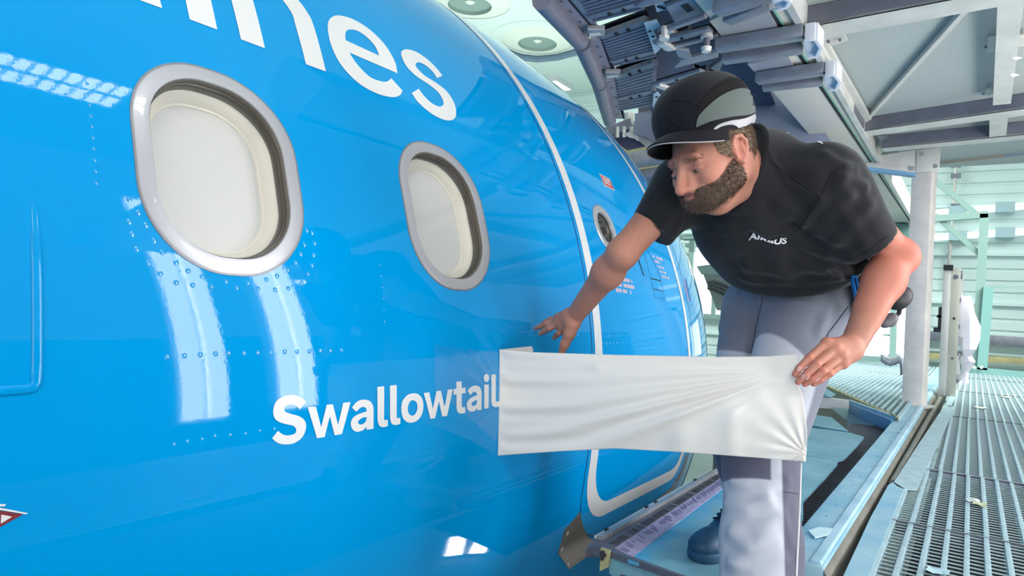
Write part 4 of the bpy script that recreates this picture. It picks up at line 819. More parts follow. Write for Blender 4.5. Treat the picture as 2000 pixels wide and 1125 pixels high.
# far raised grating platform following the nose
zf=.06
fp=thing('nose_platform',atz(1748,812,zf),'raised pale slatted platform beyond the work platform with a blue front beam','platform')
A,B,Cc=atz(1602,748,zf),atz(1657,781,zf),atz(1748,814,zf); D_=atz(1760,803,zf)
u_=(A-Cc); far=13.6
for i in range(34):
    f=-.02+i/33*1.9; p=Cc+u_*f; 
    if p[0]>far-.3: break
    MB().box(p[0]+.06,far,p[1]-.011,p[1]+.011,zf-.03,zf+(.0 if i%7 else .004)).build('slat',m_grate,fp)
MB().prism([Cc+u_*-.03,Cc+u_*1.95,Cc+u_*1.95+[.10,.0,0],Cc+u_*-.03+[.10,0,0]],(0,0,-.02)).build('edge_strip',m_ochre,fp)
MB().prism([Cc+u_*.0,B,B+[.05,0,0],Cc+[.05,0,0]],(0,0,-.26)).build('front_beam',m_beam,fp)
MB().prism([Cc+[-.06,.02,-.02],B+[-.06,0,-.02],B+[.0,0,-.02],Cc+[.0,0,-.02]],(0,0,-.09)).build('front_lip',mat('lip_blue',(.38,.58,.74),.5),fp,bevel=.004)
MB().bar(Cc+[.4,.2,-.30],atz(1660,786,zf)+[.4,1.4,-.30],.12,.12).build('rear_bearer',m_steel_d,fp)
struct(MB().box(7.5,14.2,.52,3.5,-.32,-.30).build('gap_shade_2',mat('under_nose_platform',(.36,.38,.35),.7)))  # added dark sheet paints the shade below the platform slats
for px,py in ((1664,818),(1672,820),(1716,852),(1726,848)): p=atz(px,py,-.12); MB().box(p[0]-.01,p[0]+.01,p[1]-.01,p[1]+.01,-.16,-.05).build('beam_stud',m_steel_d,fp)
cbm=thing('cross_girder',atx(1600,785,6.6),'pale steel cross girder with a triangular gusset beyond the platform planks','beam')
MB().prism([atx(px,py,6.6) for px,py in ((1560,770),(1655,783),(1656,800),(1560,795))],(.10,0,0)).build('girder_web',m_steel_l,cbm)
MB().prism([atx(px,py,6.62) for px,py in ((1560,752),(1584,752),(1622,776),(1560,770))],(.3,0,0)).build('girder_top',m_teal,cbm)
MB().prism([atx(px,py,6.55) for px,py in ((1622,796),(1656,800),(1654,822))],(.03,0,0)).build('gusset_plate',m_teal_frame,cbm)
# added white sheet imitates the daylit floor seen through the gap
tag(MB().prism([atz(px,py,-.9) for px,py in ((1560,790),(1655,800),(1655,830),(1560,815))],(0,0,-.02)).build('daylit_floor_sheet',mat('daylit_floor_white',(.97,.97,.95),.7)),'bright white sheet lying below the gap beyond the planks','sheet')
# ------------------------------------------------------------------ folded gate, plastic wrap, teal frame at the end of the walkway
fg=thing('folded_gate',atz(1848,775,0),'narrow pale aluminium folded gate standing on edge of the grating walkway','gate')
a=atz(1832,772,0); b=atz(1866,775,0); H1=1.42
XG=a[0]
MB().box(XG,XG+.06,b[1],a[1]-.075,0,H1).build('front_stile',mat('aluminium_warm',(.74,.74,.69),.42,metal=.2,noise=.2,nscale=3),fg,bevel=.004)
MB().box(XG-.02,XG+.07,a[1]-.073,a[1],0,H1-.03).build('side_stile',m_steel_l,fg,bevel=.004)
MB().box(XG-.03,XG+.05,a[1]-.09,a[1],H1-.03,H1+.03).build('corner_clip',m_void,fg)
MB().box(XG+.9,XG+.96,b[1]-.02,b[1]+.03,0,H1-.02).build('rear_stile',m_steel_l,fg)
for k in range(5): z_=.15+k*.3; MB().box(XG+.05,XG+.92,b[1]-.012,b[1]+.02,z_,z_+.045).build('rung',m_steel_d,fg)
for z_,r_ in ((1.32,.025),(.86,.014),(.42,.016)): MB().tube([(XG-.004,(a[1]-.075+b[1])/2,z_),(XG+.002,(a[1]-.075+b[1])/2,z_)],r_,12).build('stile_hole',m_void if r_==.014 else m_steel_d,fg)
lt=thing('gate_latch',(XG-.02,a[1]+.02,.8),'small dark latch on the side of the folded gate','latch')
MB().box(XG-.03,XG,a[1],a[1]+.03,.74,.98).build('latch_bar',m_void,lt); MB().box(XG-.03,XG,a[1],a[1]+.07,.70,.75).build('latch_foot',m_void,lt); MB().box(XG-.03,XG,a[1],a[1]+.045,.86,.89).build('latch_pin',m_void,lt)
random.seed(9); mb=MB(); prof=[(576,1886,8),(590,1886,14),(610,1887,17),(635,1888,18),(660,1887,19),(680,1888,16),(693,1886,9),(703,1889,13),(712,1889,9),(725,1885,6),(738,1882,9),(746,1880,12)]
nr=10
for (py,px,hw) in prof:
    c=atx(px,py,XG+.15)
    for j in range(nr):
        a_=2*math.pi*j/nr; w_=hw/FPX*7.9*(1+random.uniform(-.25,.25)); mb.v.append((c[0]+math.sin(a_)*w_*.8,c[1]+math.cos(a_)*w_,c[2]+random.uniform(-.02,.02)))
for i in range(len(prof)-1):
    for j in range(nr): mb.f.append((i*nr+j,i*nr+(j+1)%nr,(i+1)*nr+(j+1)%nr,(i+1)*nr+j)); mb.m.append(0)
tag(mb.build('plastic_wrap',mat('wrap_pinkish',(.90,.88,.92),.25,coat=.6,sss=0),smooth=True,angle=25),'crumpled translucent white plastic wrap hanging on the folded gate','wrap')
tf=thing('portal_frame',atx(1908,722,14.),'sage green steel portal frame with diagonal braces at the end of the walkway','frame')
MB().bar(atx(1906,722,14.),atx(1923,418,14.),.13,.10,up=(1,0,0)).build('frame_post',m_teal_frame,tf)
MB().bar(atx(1790,430,14.),atx(1930,419,14.),.10,.11).build('frame_top',m_teal_frame,tf)
MB().bar(atx(1826,352,14.05),atx(1904,416,14.05),.08,.09).build('diagonal_brace',m_teal_frame,tf); MB().bar(atx(1826,420,14.05),atx(1913,496,14.05),.08,.08).build('diagonal_brace',m_teal_frame,tf)
rf=thing('end_railing',atx(1927,722,14.),'sage green railing frame beside the portal frame at the walkway end','railing')
MB().bar(atx(1918,722,13.9),atx(1931,560,13.9),.14,.10,up=(1,0,0)).build('rail_post',mat('rail_teal',(.50,.68,.66),.5),rf)
MB().bar(atx(1925,561,13.9),atx(2060,560,13.9),.04,.03).build('top_rail',m_teal_frame,rf)
MB().bar(atx(1884,722,13.9),atx(2060,740,13.9),.10,.13).build('toe_board',bpy.data.materials['rail_teal'],rf)
for px in (1903,1917): p=atx(px,717,13.8); MB().tube([p,p+[-.02,0,0]],.03,8).build('rail_bolt',m_steel_l,rf)
cp=thing('cable_conduit',atx(1868,300,16.9),'thin pale conduit with clips running down the far wall','conduit')
MB().tube([atx(1868,310,16.88),atx(1862,400,16.88),atx(1850,560,16.88)],.03,8).build('conduit_tube',m_steel_l,cp,smooth=True)
for py in (322,343,402): p=atx(1867,py,16.85); MB().box(p[0],p[0]+.05,p[1]-.09,p[1]+.09,p[2]-.05,p[2]+.05).build('conduit_clip',m_steel_b,cp)
for (ya,yb,h_,lab) in ((655,668,.20,'upper grey cable tray low on the far wall'),(694,704,.12,'lower cream cable tray on the far wall')):
    a=atx(1800,ya,16.8); b=atx(2080,yb+6,16.8); tag(MB().bar(a,b,.12,h_).build('cable_tray',m_steel_b if h_>.15 else m_ochre,bevel=.005),lab,'tray')
# bits on the nose platform
po=thing('far_stanchion',atx(1743,700,12.6),'sage green stanchion standing in front of the bright window','post')
MB().bar(atx(1743,712,12.6),atx(1746,590,12.6),.09,.09,up=(1,0,0)).build('stanchion_post',m_teal_frame,po)
MB().prism([atx(px,py,12.6) for px,py in ((1733,696),(1744,682),(1758,698))],(.03,0,0)).build('stanchion_foot',m_teal_frame,po)
MB().bar(atx(1725,654,12.6),atx(1750,656,12.6),.04,.03).build('stanchion_arm',m_teal_frame,po)
tb=tag(MB().prism([atx(px,py,13.0) for px,py in ((1570,688),(1780,700),(1780,712),(1570,700))],(.06,0,0)).build('toe_board',m_teal_frame),'sage green toe board at the far edge of the nose platform','board')
hz=thing('cable_bundle',atx(1740,700,11.),'grey cable bundle looped beside the post on the nose platform','cable')
for dy,m_ in ((0,m_steel),(5,m_steel_b),(9,m_steel_d)): MB().tube([atx(px,py+dy,11.) for px,py in ((1722,692),(1728,698),(1738,702),(1748,700),(1756,696),(1762,702),(1763,718),(1764,728))],.03,8).build('cable_loop',m_,hz,smooth=True)
fc2=thing('far_column',atx(1740,430,12.),'grey column with a dark box beyond the post','column')
MB().prism([atx(px,py,12.) for px,py in ((1722,428),(1750,426),(1752,474),(1726,474))],(.3,0,0)).build('column_shaft',m_steel,fc2)
MB().prism([atx(px,py,11.9) for px,py in ((1750,436),(1774,438),(1776,468),(1752,470))],(.3,0,0)).build('column_box',mat('box_teal',(.36,.50,.48),.5),fc2)

# ------------------------------------------------------------------ bring the aircraft and hangar to the worker's scale (window 0.42 m tall)
SCL=0.855
for o in list(SC.objects):
    if o.parent is None and o.type!='CAMERA':
        o.location=Vector([float(CAM[i]+(o.location[i]-CAM[i])*SCL) for i in range(3)]); o.scale=(SCL,SCL,SCL)
        if o.type=='LIGHT': o.data.energy*=SCL*SCL
def sc_(P): return CAM+(np.asarray(P)-CAM)*SCL
ZG=float(sc_([0,0,0.])[2])        # height of the platform deck
# ------------------------------------------------------------------ the worker: implicit surfaces polygonised with surface nets
def cv(x,y,z): return x*RT+y*UP+z*FW            # direction given as right / up / depth
def unit(v): v=np.asarray(v,float); return v/np.linalg.norm(v)
class Field:
    def __init__(s,lo,hi,h):
        s.lo=np.array(lo,float); s.h=h; s.n=(np.ceil((np.array(hi)-s.lo)/h)).astype(int)+1
        s.F=np.full(s.n,.05,np.float32); s.hi=s.lo+s.n*h
    def _sub(s,lo,hi):
        a=np.clip(np.floor((np.array(lo)-s.lo)/s.h).astype(int),0,s.n); b=np.clip(np.ceil((np.array(hi)-s.lo)/s.h).astype(int)+1,0,s.n)
        if (b<=a).any(): return None
        ax=[(s.lo[i]+s.h*np.arange(a[i],b[i])).astype(np.float32) for i in range(3)]
        return tuple(slice(a[i],b[i]) for i in range(3)),ax[0][:,None,None],ax[1][None,:,None],ax[2][None,None,:]
    def _op(s,sl,d,k,op):
        F=s.F[sl]
        if op=='add':
            if k>0: hh=np.maximum(k-np.abs(F-d),0)/k; s.F[sl]=np.minimum(F,d)-hh*hh*k*.25
            else: s.F[sl]=np.minimum(F,d)
        else:
            d=-d
            if k>0: hh=np.maximum(k-np.abs(F-d),0)/k; s.F[sl]=np.maximum(F,d)+hh*hh*k*.25
            else: s.F[sl]=np.maximum(F,d)
    def rc(s,a,b,ra,rb,k=.02,op='add',flat=None):
        a=np.asarray(a,float); b=np.asarray(b,float); R=max(ra,rb)*(flat[1] if flat and flat[1]>1 else 1)+.05
        q=s._sub(np.minimum(a,b)-R,np.maximum(a,b)+R)
        if q is None: return s
        sl,X,Y,Z=q; px,py,pz=X-a[0],Y-a[1],Z-a[2]; d=b-a; L2=float(d@d)+1e-12
        t=np.clip((px*d[0]+py*d[1]+pz*d[2])/L2,0,1); qx,qy,qz=px-t*d[0],py-t*d[1],pz-t*d[2]
        d2=qx*qx+qy*qy+qz*qz
        if flat: n=unit(flat[0]); w=qx*n[0]+qy*n[1]+qz*n[2]; d2=d2+w*w*(1/flat[1]**2-1)
        s._op(sl,np.sqrt(np.maximum(d2,0))-(ra+(rb-ra)*t),k,op); return s
    def path(s,pts,rs,k=.02,op='add'):
        for i in range(len(pts)-1): s.rc(pts[i],pts[i+1],rs[i],rs[i+1],k,op)
        return s
    def el(s,c,axes,r,k=.02,op='add'):
        c=np.asarray(c,float); R=max(r)+.05; q=s._sub(c-R,c+R)
        if q is None: return s
        sl,X,Y,Z=q; px,py,pz=X-c[0],Y-c[1],Z-c[2]; k0=0; k1=0
        for A,rr_ in zip(axes,r):
            w=(px*A[0]+py*A[1]+pz*A[2])/rr_; k0=k0+w*w; k1=k1+(w/rr_)**2
        k0=np.sqrt(k0); k1=np.sqrt(k1)+1e-6
        s._op(sl,k0*(k0-1)/k1,k,op); return s
    def plane(s,p,n,k=.0):       # keep the side opposite to n
        n=unit(n); ax=[(s.lo[i]+s.h*np.arange(s.n[i])).astype(np.float32) for i in range(3)]
        d=(ax[0][:,None,None]-p[0])*n[0]+(ax[1][None,:,None]-p[1])*n[1]+(ax[2][None,None,:]-p[2])*n[2]
        F=s.F
        if k>0: hh=np.maximum(k-np.abs(F-d),0)/k; s.F=(np.maximum(F,d)+hh*hh*k*.25).astype(np.float32)
        else: s.F=np.maximum(F,d).astype(np.float32)
        return s
    def mesh(s):
        F=s.F; ins=F<0
        F[0]=F[-1]=.05; F[:,0]=F[:,-1]=.05; F[:,:,0]=F[:,:,-1]=.05; ins=F<0
        n=np.array(F.shape); cnt=np.zeros(n-1,np.int8)
        for i in (0,1):
            for j in (0,1):
                for k in (0,1): cnt+=ins[i:n[0]-1+i,j:n[1]-1+j,k:n[2]-1+k]
        act=(cnt>0)&(cnt<8); ci=np.argwhere(act); idm=np.full(n-1,-1,np.int32); idm[act]=np.arange(len(ci))
        acc=np.zeros((len(ci),3)); w=np.zeros(len(ci))
        corners=[(i,j,k) for i in (0,1) for j in (0,1) for k in (0,1)]
        vals={c:F[ci[:,0]+c[0],ci[:,1]+c[1],ci[:,2]+c[2]] for c in corners}
        for c in corners:
            for ax in range(3):
                if c[ax]==0:
                    d=list(c); d[ax]=1; d=tuple(d); va,vb=vals[c],vals[d]; m=(va<0)!=(vb<0)
                    t=np.where(m,va/np.where(m,va-vb,1),0); p=np.tile(np.array(c,float),(len(ci),1)); p[:,ax]=t
                    acc[m]+=p[m]; w+=m
        V=s.lo+(ci+acc/w[:,None])*s.h; Q=[]
        for ax in range(3):
            sl0=[slice(None)]*3; sl1=[slice(None)]*3; sl0[ax]=slice(0,-1); sl1[ax]=slice(1,None)
            a=ins[tuple(sl0)]; b=ins[tuple(sl1)]; e=np.argwhere(a!=b); u,v=[(1,2),(2,0),(0,1)][ax]
            e=e[(e[:,u]>0)&(e[:,v]>0)]; fl=a[e[:,0],e[:,1],e[:,2]]
            def cell(du,dv): c=e.copy(); c[:,u]-=du; c[:,v]-=dv; return idm[c[:,0],c[:,1],c[:,2]]
            q=np.stack([cell(1,1),cell(0,1),cell(0,0),cell(1,0)],-1); q[~fl]=q[~fl][:,::-1]; Q.append(q)
        Q=np.concatenate(Q); Q=Q[(Q>=0).all(1)]
        return V,Q
def lap(V,Q,it=2,f=.5):
    for _ in range(it):
        S=np.zeros_like(V); c=np.zeros(len(V))
        for i in range(4):
            a,b=Q[:,i],Q[:,(i+1)%4]; np.add.at(S,a,V[b]); np.add.at(S,b,V[a]); np.add.at(c,a,1); np.add.at(c,b,1)
        V=V+(S/np.maximum(c,1)[:,None]-V)*f
    return V
def vnorm(V,Q):
    n=np.cross(V[Q[:,2]]-V[Q[:,0]],V[Q[:,3]]-V[Q[:,1]]); N=np.zeros_like(V)
    for i in range(4): np.add.at(N,Q[:,i],n)
    return N/np.maximum(np.linalg.norm(N,axis=1,keepdims=True),1e-12)
def bvh(V,Q): return BVHTree.FromPolygons([tuple(v) for v in V],[tuple(int(i) for i in q) for q in Q])
def pick(tree,px,py):
    d=unit(ray(px,py)); h=tree.ray_cast(Vector(CAM),Vector(d))
    return (np.array(h[0]),np.array(h[1])) if h[0] is not None else (None,None)
def seg_dist(P,pts):
    best=np.full(len(P),9.)
    for a,b in zip(pts[:-1],pts[1:]):
        d=b-a; t=np.clip(((P-a)@d)/(d@d+1e-12),0,1); best=np.minimum(best,np.linalg.norm(P-a-t[:,None]*d,axis=1))
    return best
def folds(V,Q,paths):
    """raise soft ridges along paths given where they are seen: (pixel path, height, width)"""
    T=bvh(V,Q); N=vnorm(V,Q); D=np.zeros(len(V))
    for pp,amp,wd in paths:
        pts=[pick(T,px,py)[0] for px,py in pp]; pts=[p for p in pts if p is not None]
        if len(pts)<2: continue
        # densify on the surface
        d=seg_dist(V,pts); D+=amp*.62*(np.exp(-(d/wd)**2)-.35*np.exp(-((d-2.0*wd)/wd)**2))
    return V+N*D[:,None]
def color_attr(o,C):
    a=o.data.color_attributes.new('tone','FLOAT_COLOR','POINT'); a.data.foreach_set('color',np.concatenate([C,np.ones((len(C),1))],1).astype(np.float32).ravel())
def lin3(c): return np.array([(x/12.92 if x<=.04045 else ((x+.055)/1.055)**2.4) for x in c])
def tone_mat(name,rough=.6,sss=0,bump=0,bscale=200,weave=0,sheen=0,spec=.4,mott=.0):
    m=mat(name,(.5,.5,.5),rough,spec=spec,bump=bump,bscale=bscale,sss=sss,sheen=sheen); nt=m.node_tree; b=nt.nodes['Principled BSDF']
    a=nt.nodes.new('ShaderNodeAttribute'); a.attribute_name='tone'
    if mott:
        tc=nt.nodes.new('ShaderNodeTexCoord'); n=nt.nodes.new('ShaderNodeTexNoise'); n.inputs['Scale'].default_value=55; n.inputs['Detail'].default_value=5; nt.links.new(tc.outputs['Object'],n.inputs['Vector'])
        mr=nt.nodes.new('ShaderNodeMapRange'); mr.inputs['To Min'].default_value=1-mott; mr.inputs['To Max'].default_value=1+mott; nt.links.new(n.outputs['Fac'],mr.inputs['Value'])
        mx=nt.nodes.new('ShaderNodeVectorMath'); mx.operation='SCALE'; nt.links.new(a.outputs['Color'],mx.inputs[0]); nt.links.new(mr.outputs[0],mx.inputs['Scale']); nt.links.new(mx.outputs[0],b.inputs['Base Color'])
    else: nt.links.new(a.outputs['Color'],b.inputs['Base Color'])
    return m
# ---- skeleton (measured from the photograph: pixel, depth) --------------------------------------
J=dict(Ls=atd(1618,352,1.58),Rs=atd(1330,364,1.76),Le=atd(1752,500,1.62),Lw=atd(1664,678,1.53),Re=atd(1216,494,1.71),Rw=atd(1122,618,1.92),
       Hc=atd(1565,596,1.95),hL=atd(1574,612,1.87),kL=atd(1484,905,1.69),aL=atd(1488,1195,1.54),hR=atd(1478,600,2.01),kR=atd(1438,845,1.97),NB=atd(1486,330,1.67))
tR=atz(1378,1077,ZG+.02); 
ms=(J['Ls']+J['Rs'])/2
Rx=unit(J['Rs']-J['Ls']); Sx=unit(ms-J['Hc']); nx_=np.cross(Rx,Sx); nx_=unit(nx_); nx_=nx_ if nx_@FW<0 else -nx_
Sx=unit(Sx-Rx*(Sx@Rx)); 
HF=unit(cv(-.80,-.355,-.45)); HU=cv(-.36,.93,-.11); HU=unit(HU-HF*(HU@HF)); HL=np.cross(HF,HU); HL=unit(HL); HL=HL if HL@FW<0 else -HL
EAR=atd(1441,300,1.50); HC=EAR-HL*.074
def H(f,u,l=0): return HC+HF*f+HU*u+HL*l
HA=(HF,HU,HL)
worker=thing('person',(J['kR'][0],J['kR'][1],ZG),'bearded man in black shirt bending forward to hold a white film against the aircraft','person')
# ---- body ---------------------------------------------------------------------------------------
allp=np.array([J[k] for k in ('Ls','Rs','Le','Lw','Re','Rw','Hc')]+[H(.2,0),H(0,.14),atd(1044,640,2.05),atd(1556,748,1.47)])
Bf=Field(allp.min(0)-.09,allp.max(0)+.09,.0028)
def head(Fd,g=0.0,k=1.0):
    Fd.el(H(-.012,.030),HA,(.100+g,.092+g,.077+g),.02)
    Fd.el(H(.040,-.028),HA,(.058+g,.076+g,.060+g),.03)
    for s in (-1,1):
        Fd.rc(H(.008,-.046,s*.050),H(.076,-.066,s*.020),.022+g,.019+g,.025)
        Fd.el(H(.064,-.020,s*.044),HA,(.026+g,.022+g,.020+g),.02)
    Fd.el(H(.087,-.068),HA,(.020+g,.020+g,.024+g),.015)
    Fd.rc(H(.080,-.050,-.022),H(.080,-.050,.022),.018+g,.018+g,.012)
    return Fd
head(Bf)
Bf.rc(H(.086,.026,-.034),H(.086,.026,.034),.013,.013,.012)
for s in (-1,1):
    Bf.el(H(.100,.002,s*.034),HA,(.014,.012,.017),.010,'sub')
    Bf.el(H(.0815,.001,s*.0325),HA,(.0128,.0118,.0145),.003)
    Bf.rc(H(.094,.006,s*.020),H(.089,.003,s*.045),.0030,.0030,.004)       # upper lid
    Bf.rc(H(.090,-.008,s*.024),H(.086,-.006,s*.042),.0025,.0025,.005)
Bf.rc(H(.096,.018),H(.124,-.030),.0085,.0100,.010)
for s in (-1,1): Bf.rc(H(.086,.004,s*.010),H(.102,-.034,s*.013),.009,.010,.010)
Bf.el(H(.120,-.034),HA,(.012,.0095,.0115),.008)
for s in (-1,1): Bf.el(H(.106,-.036,s*.0125),HA,(.0105,.008,.0075),.007); Bf.el(H(.112,-.0435,s*.007),HA,(.005,.003,.0035),.003,'sub')
Bf.rc(H(.097,-.0475,-.019),H(.102,-.0465,0),.0045,.0055,.005); Bf.rc(H(.102,-.0465,0),H(.097,-.0475,.019),.0055,.0045,.005)
Bf.rc(H(.095,-.0545,-.015),H(.099,-.0555,0),.005,.0062,.005); Bf.rc(H(.099,-.0555,0),H(.095,-.0545,.015),.0062,.005,.005)
Bf.rc(H(.105,-.0510,-.018),H(.105,-.0510,.018),.0018,.0018,.002,'sub')
# ears
for s in (-1,1):
    ea=(unit(HF*.96-HU*.25+HL*s*.25),unit(HU*.96+HF*.25),HL*s)
    Bf.el(H(-.004,.007,s*.075),ea,(.019,.031,.0075),.006)
    Bf.el(H(.000,.005,s*.084),ea,(.010,.017,.006),.004,'sub')
    p=[H(.010,.027,s*.081),H(.002,.037,s*.084),H(-.012,.035,s*.086),H(-.022,.021,s*.087),H(-.020,.003,s*.085),H(-.012,-.011,s*.081),H(-.004,-.021,s*.078)]
    Bf.path(p,[.0035,.004,.0042,.0042,.004,.0045,.006],.004)
    Bf.rc(H(.012,.003,s*.080),H(.010,-.005,s*.080),.004,.0035,.004)
    Bf.rc(H(-.012,.021,s*.083),H(-.010,.001,s*.083),.003,.003,.004)
# neck
Bf.rc(H(-.030,-.035),J['NB']-nx_*.0,.054,.050,.03); Bf.rc(H(.02,-.085),J['NB']+nx_*.01,.034,.036,.03)
Bf.rc(H(-.02,-.045,.055),J['NB']+nx_*.025,.012,.012,.02)     # neck tendon
# torso inside the shirt
Bf.rc(J['Ls']+Rx*.03,J['Rs']-Rx*.03,.058,.058,.05); Bf.rc(J['NB'],ms-Sx*.03,.045,.07,.05)
Bf.el(ms-Sx*.16,(Rx,nx_,Sx),(.145,.095,.19),.05); Bf.rc(ms-Sx*.2+nx_*-.02,J['Hc']+Sx*.20-nx_*.02,.09,.06,.05)
# arms
def arm(s,e,w,r):
    Bf.rc(s,e,r[0],r[1],.03); m=e+(w-e)*.28; Bf.rc(e,m,r[1],r[2],.02); Bf.rc(m,w,r[2],r[3],.03)
arm(J['Ls'],J['Le'],J['Lw'],(.052,.038,.0395,.0265)); Bf.el(J['Le']+cv(.012,-.002,0),(RT,UP,FW),(.034,.034,.032),.03)
Bf.rc(J['Le']*.8+J['Lw']*.2+cv(-.02,0,-.01),J['Le']*.4+J['Lw']*.6+cv(-.006,.0,0),.030,.024,.03)
arm(J['Rs'],J['Re'],J['Rw'],(.050,.037,.037,.025))
# left hand (grips the film edge)
def PX(l,d): return [atd(x,y,d_) for (x,y),d_ in zip(l,d)]
LH={'index':([(1613,671),(1580,700),(1562,718),(1553,731)],(1.500,1.478,1.476,1.480)),'middle':([(1631,682),(1594,712),(1573,733),(1559,746)],(1.492,1.468,1.468,1.476)),
    'ring':([(1643,695),(1606,726),(1587,741),(1572,750)],(1.492,1.470,1.472,1.480)),'little':([(1645,711),(1619,731),(1603,742),(1589,750)],(1.500,1.482,1.482,1.486))}
FR={'index':(.0100,.0088,.0077,.0068),'middle':(.0102,.0090,.0079,.0070),'ring':(.0098,.0086,.0076,.0067),'little':(.0088,.0076,.0067,.0060)}
def hand(Bf,HD,wr,thumb,tr,mid_off,kf=.004):
    for f,(l,d) in HD.items():
        p=PX(l,d); c=wr*.35+p[0]*.65
        Bf.rc(wr*.75+p[0]*.25,p[0],.0215,.0125,.016)
        r=FR[f]
        Bf.rc(p[0],p[1],r[0],r[1],kf); Bf.rc(p[1],p[2],r[1]*1.03,r[2],kf); Bf.rc(p[2],p[3],r[2],r[3],kf)
        Bf.el(p[0]+mid_off,(RT,UP,FW),(.0095,.0095,.0095),.008); Bf.el(p[1]+mid_off*.5,(RT,UP,FW),(.0086,.0086,.0086),.0015)
    t=PX(*thumb); Bf.path(t,tr,.010)
HFld=Field(atd(1610,705,1.51)-.14,atd(1610,705,1.51)+.14,.0018)
m_=J['Le']+(J['Lw']-J['Le'])*.28; HFld.rc(m_,J['Lw'],.0395,.0265,.0); HFld.rc(J['Le']*.4+J['Lw']*.6+cv(-.006,.0,0),J['Le']*.3+J['Lw']*.7,.026,.024,.02)
hand(HFld,LH,J['Lw'],([(1660,684),(1634,703),(1603,716),(1578,727)],(1.545,1.545,1.535,1.522)),(.020,.015,.0115,.0095),cv(.002,.004,-.004),.0028)
RH={'index':([(1100,640),(1092,650),(1086,656),(1082,660)],(1.945,1.955,1.980,1.995)),'middle':([(1094,631),(1074,641),(1063,647),(1055,651)],(1.950,1.970,1.995,2.010)),
    'ring':([(1090,625),(1068,632),(1056,637),(1047,641)],(1.965,1.990,2.010,2.025)),'little':([(1090,620),(1075,624),(1066,628),(1060,632)],(1.985,2.015,2.030,2.040))}
hand(Bf,RH,J['Rw'],([(1118,634),(1112,652),(1103,672),(1097,688)],(1.915,1.92,1.93,1.94)),(.022,.016,.0125,.010),cv(0,.002,-.004))
V,Q=Bf.mesh(); V=lap(V,Q,2,.45)
hc=J['Le']*.45+J['Lw']*.55; HFld.plane(hc,unit(J['Le']-J['Lw'])); V2,Q2=HFld.mesh(); V2=lap(V2,Q2,1,.4); Q=np.concatenate([Q,Q2+len(V)]); V=np.concatenate([V,V2])
# skin tones: warm arms and ears, redder nose, lips, knuckles
hd=V-HC; hf,hu,hl=hd@HF,hd@HU,hd@HL
C=np.tile(lin3((.725,.505,.43)),(len(V),1))
def blend(mask,col): 
    global C
    C=C*(1-mask[:,None])+lin3(col)*mask[:,None]
def near(p,r): return np.exp(-(np.linalg.norm(V-p,axis=1)/r)**2)
blend(np.exp(-(np.maximum(seg_dist(V,[J['Le'],J['Le']*.55+J['Lw']*.45])-.03,0)/.07)**2)*.5,(.77,.46,.385)); blend(near(J['Le'],.085)*.55,(.77,.415,.35))
blend(np.clip(near(H(.120,-.034),.02)+near(H(.07,-.018,.05),.022)*.6+near(H(-.01,.0,.082),.03)*.8,0,1)*.6,(.80,.48,.42))
blend(np.clip(near(H(.100,-.0510),.009)+near(H(.098,-.0510,.010),.008),0,1)*.8,(.66,.40,.38))
blend(np.clip(near(H(.088,.003,.034),.012),0,1)*.45,(.50,.36,.33))  # darker skin tone paints the shade of the eye socket
for l,d in LH.values():
    for q in PX(l,d)[:3]: blend(near(q+cv(0,.004,-.008),.010)*.5,(.80,.46,.40))
    blend(near(PX(l,d)[3],.012)*.5,(.83,.50,.46))
sk=tone_mat('skin',.52,sss=.12,bump=.10,bscale=260,spec=.35,mott=.07)
body=np_mesh('body',V,Q,sk,worker); color_attr(body,C); BT=bvh(V,Q)
# finger nails
m_nail=mat('nail',(.86,.66,.62),.3,spec=.5)
for f,(l,d) in LH.items():
    p=PX(l,d); ax_=unit(p[3]-p[2]); c=p[3]-ax_*.001; h=BT.find_nearest(Vector(c+cv(.0,.012,-.02))); n=np.array(h[1]); c=np.array(h[0]); ax_=unit(ax_-n*(ax_@n)); sd=np.cross(n,ax_)
    mb=MB(); vs=[c+n*.0008+ax_*(.0062*math.cos(a))+sd*(.0046*math.sin(a))-n*.0009*abs(math.sin(a)) for a in np.linspace(0,2*math.pi,12,endpoint=False)]
    mb.add([c+n*.0012]+vs,[(0,1+i,1+(i+1)%12) for i in range(12)]); mb.build('finger_nail',m_nail,worker,smooth=True)
# eyes, brows
m_eye=mat('eye_shaded',(.42,.38,.36),.2,coat=.5); m_iris=mat('iris_brown',(.18,.12,.08),.15,coat=1); m_hair=mat('hair_brown',(.34,.27,.22),.6,noise=.5,nscale=120,color2=(.20,.15,.12))  # eye white is coloured dark to look shaded by the brow
for s in (-1,1):
    e=thing('eye',H(.0815,.001,s*.0325)); e.parent=worker; e.location=Vector(H(.0815,.001,s*.0325))-worker.location
    c=H(.0822,-.0022,s*.0325)
    def ball(name,c,r,m,sq=1):
        mb=MB(); vs=[]; fs=[]
        for i in range(9):
            for j in range(14): a=math.pi*i/8; b=2*math.pi*j/14; vs.append(c+r*(math.sin(a)*math.cos(b)*HL+math.sin(a)*math.sin(b)*HU*sq+math.cos(a)*HF))
        for i in range(8):
            for j in range(14): fs.append((i*14+j,i*14+(j+1)%14,(i+1)*14+(j+1)%14,(i+1)*14+j))
        mb.add(vs,fs); return mb.build(name,m,e,smooth=True)
    ball('eyeball',c,.0134,m_eye,.42); ball('iris',c+HF*.0092-HU*.0010+HL*0,.0056,m_iris,.75)
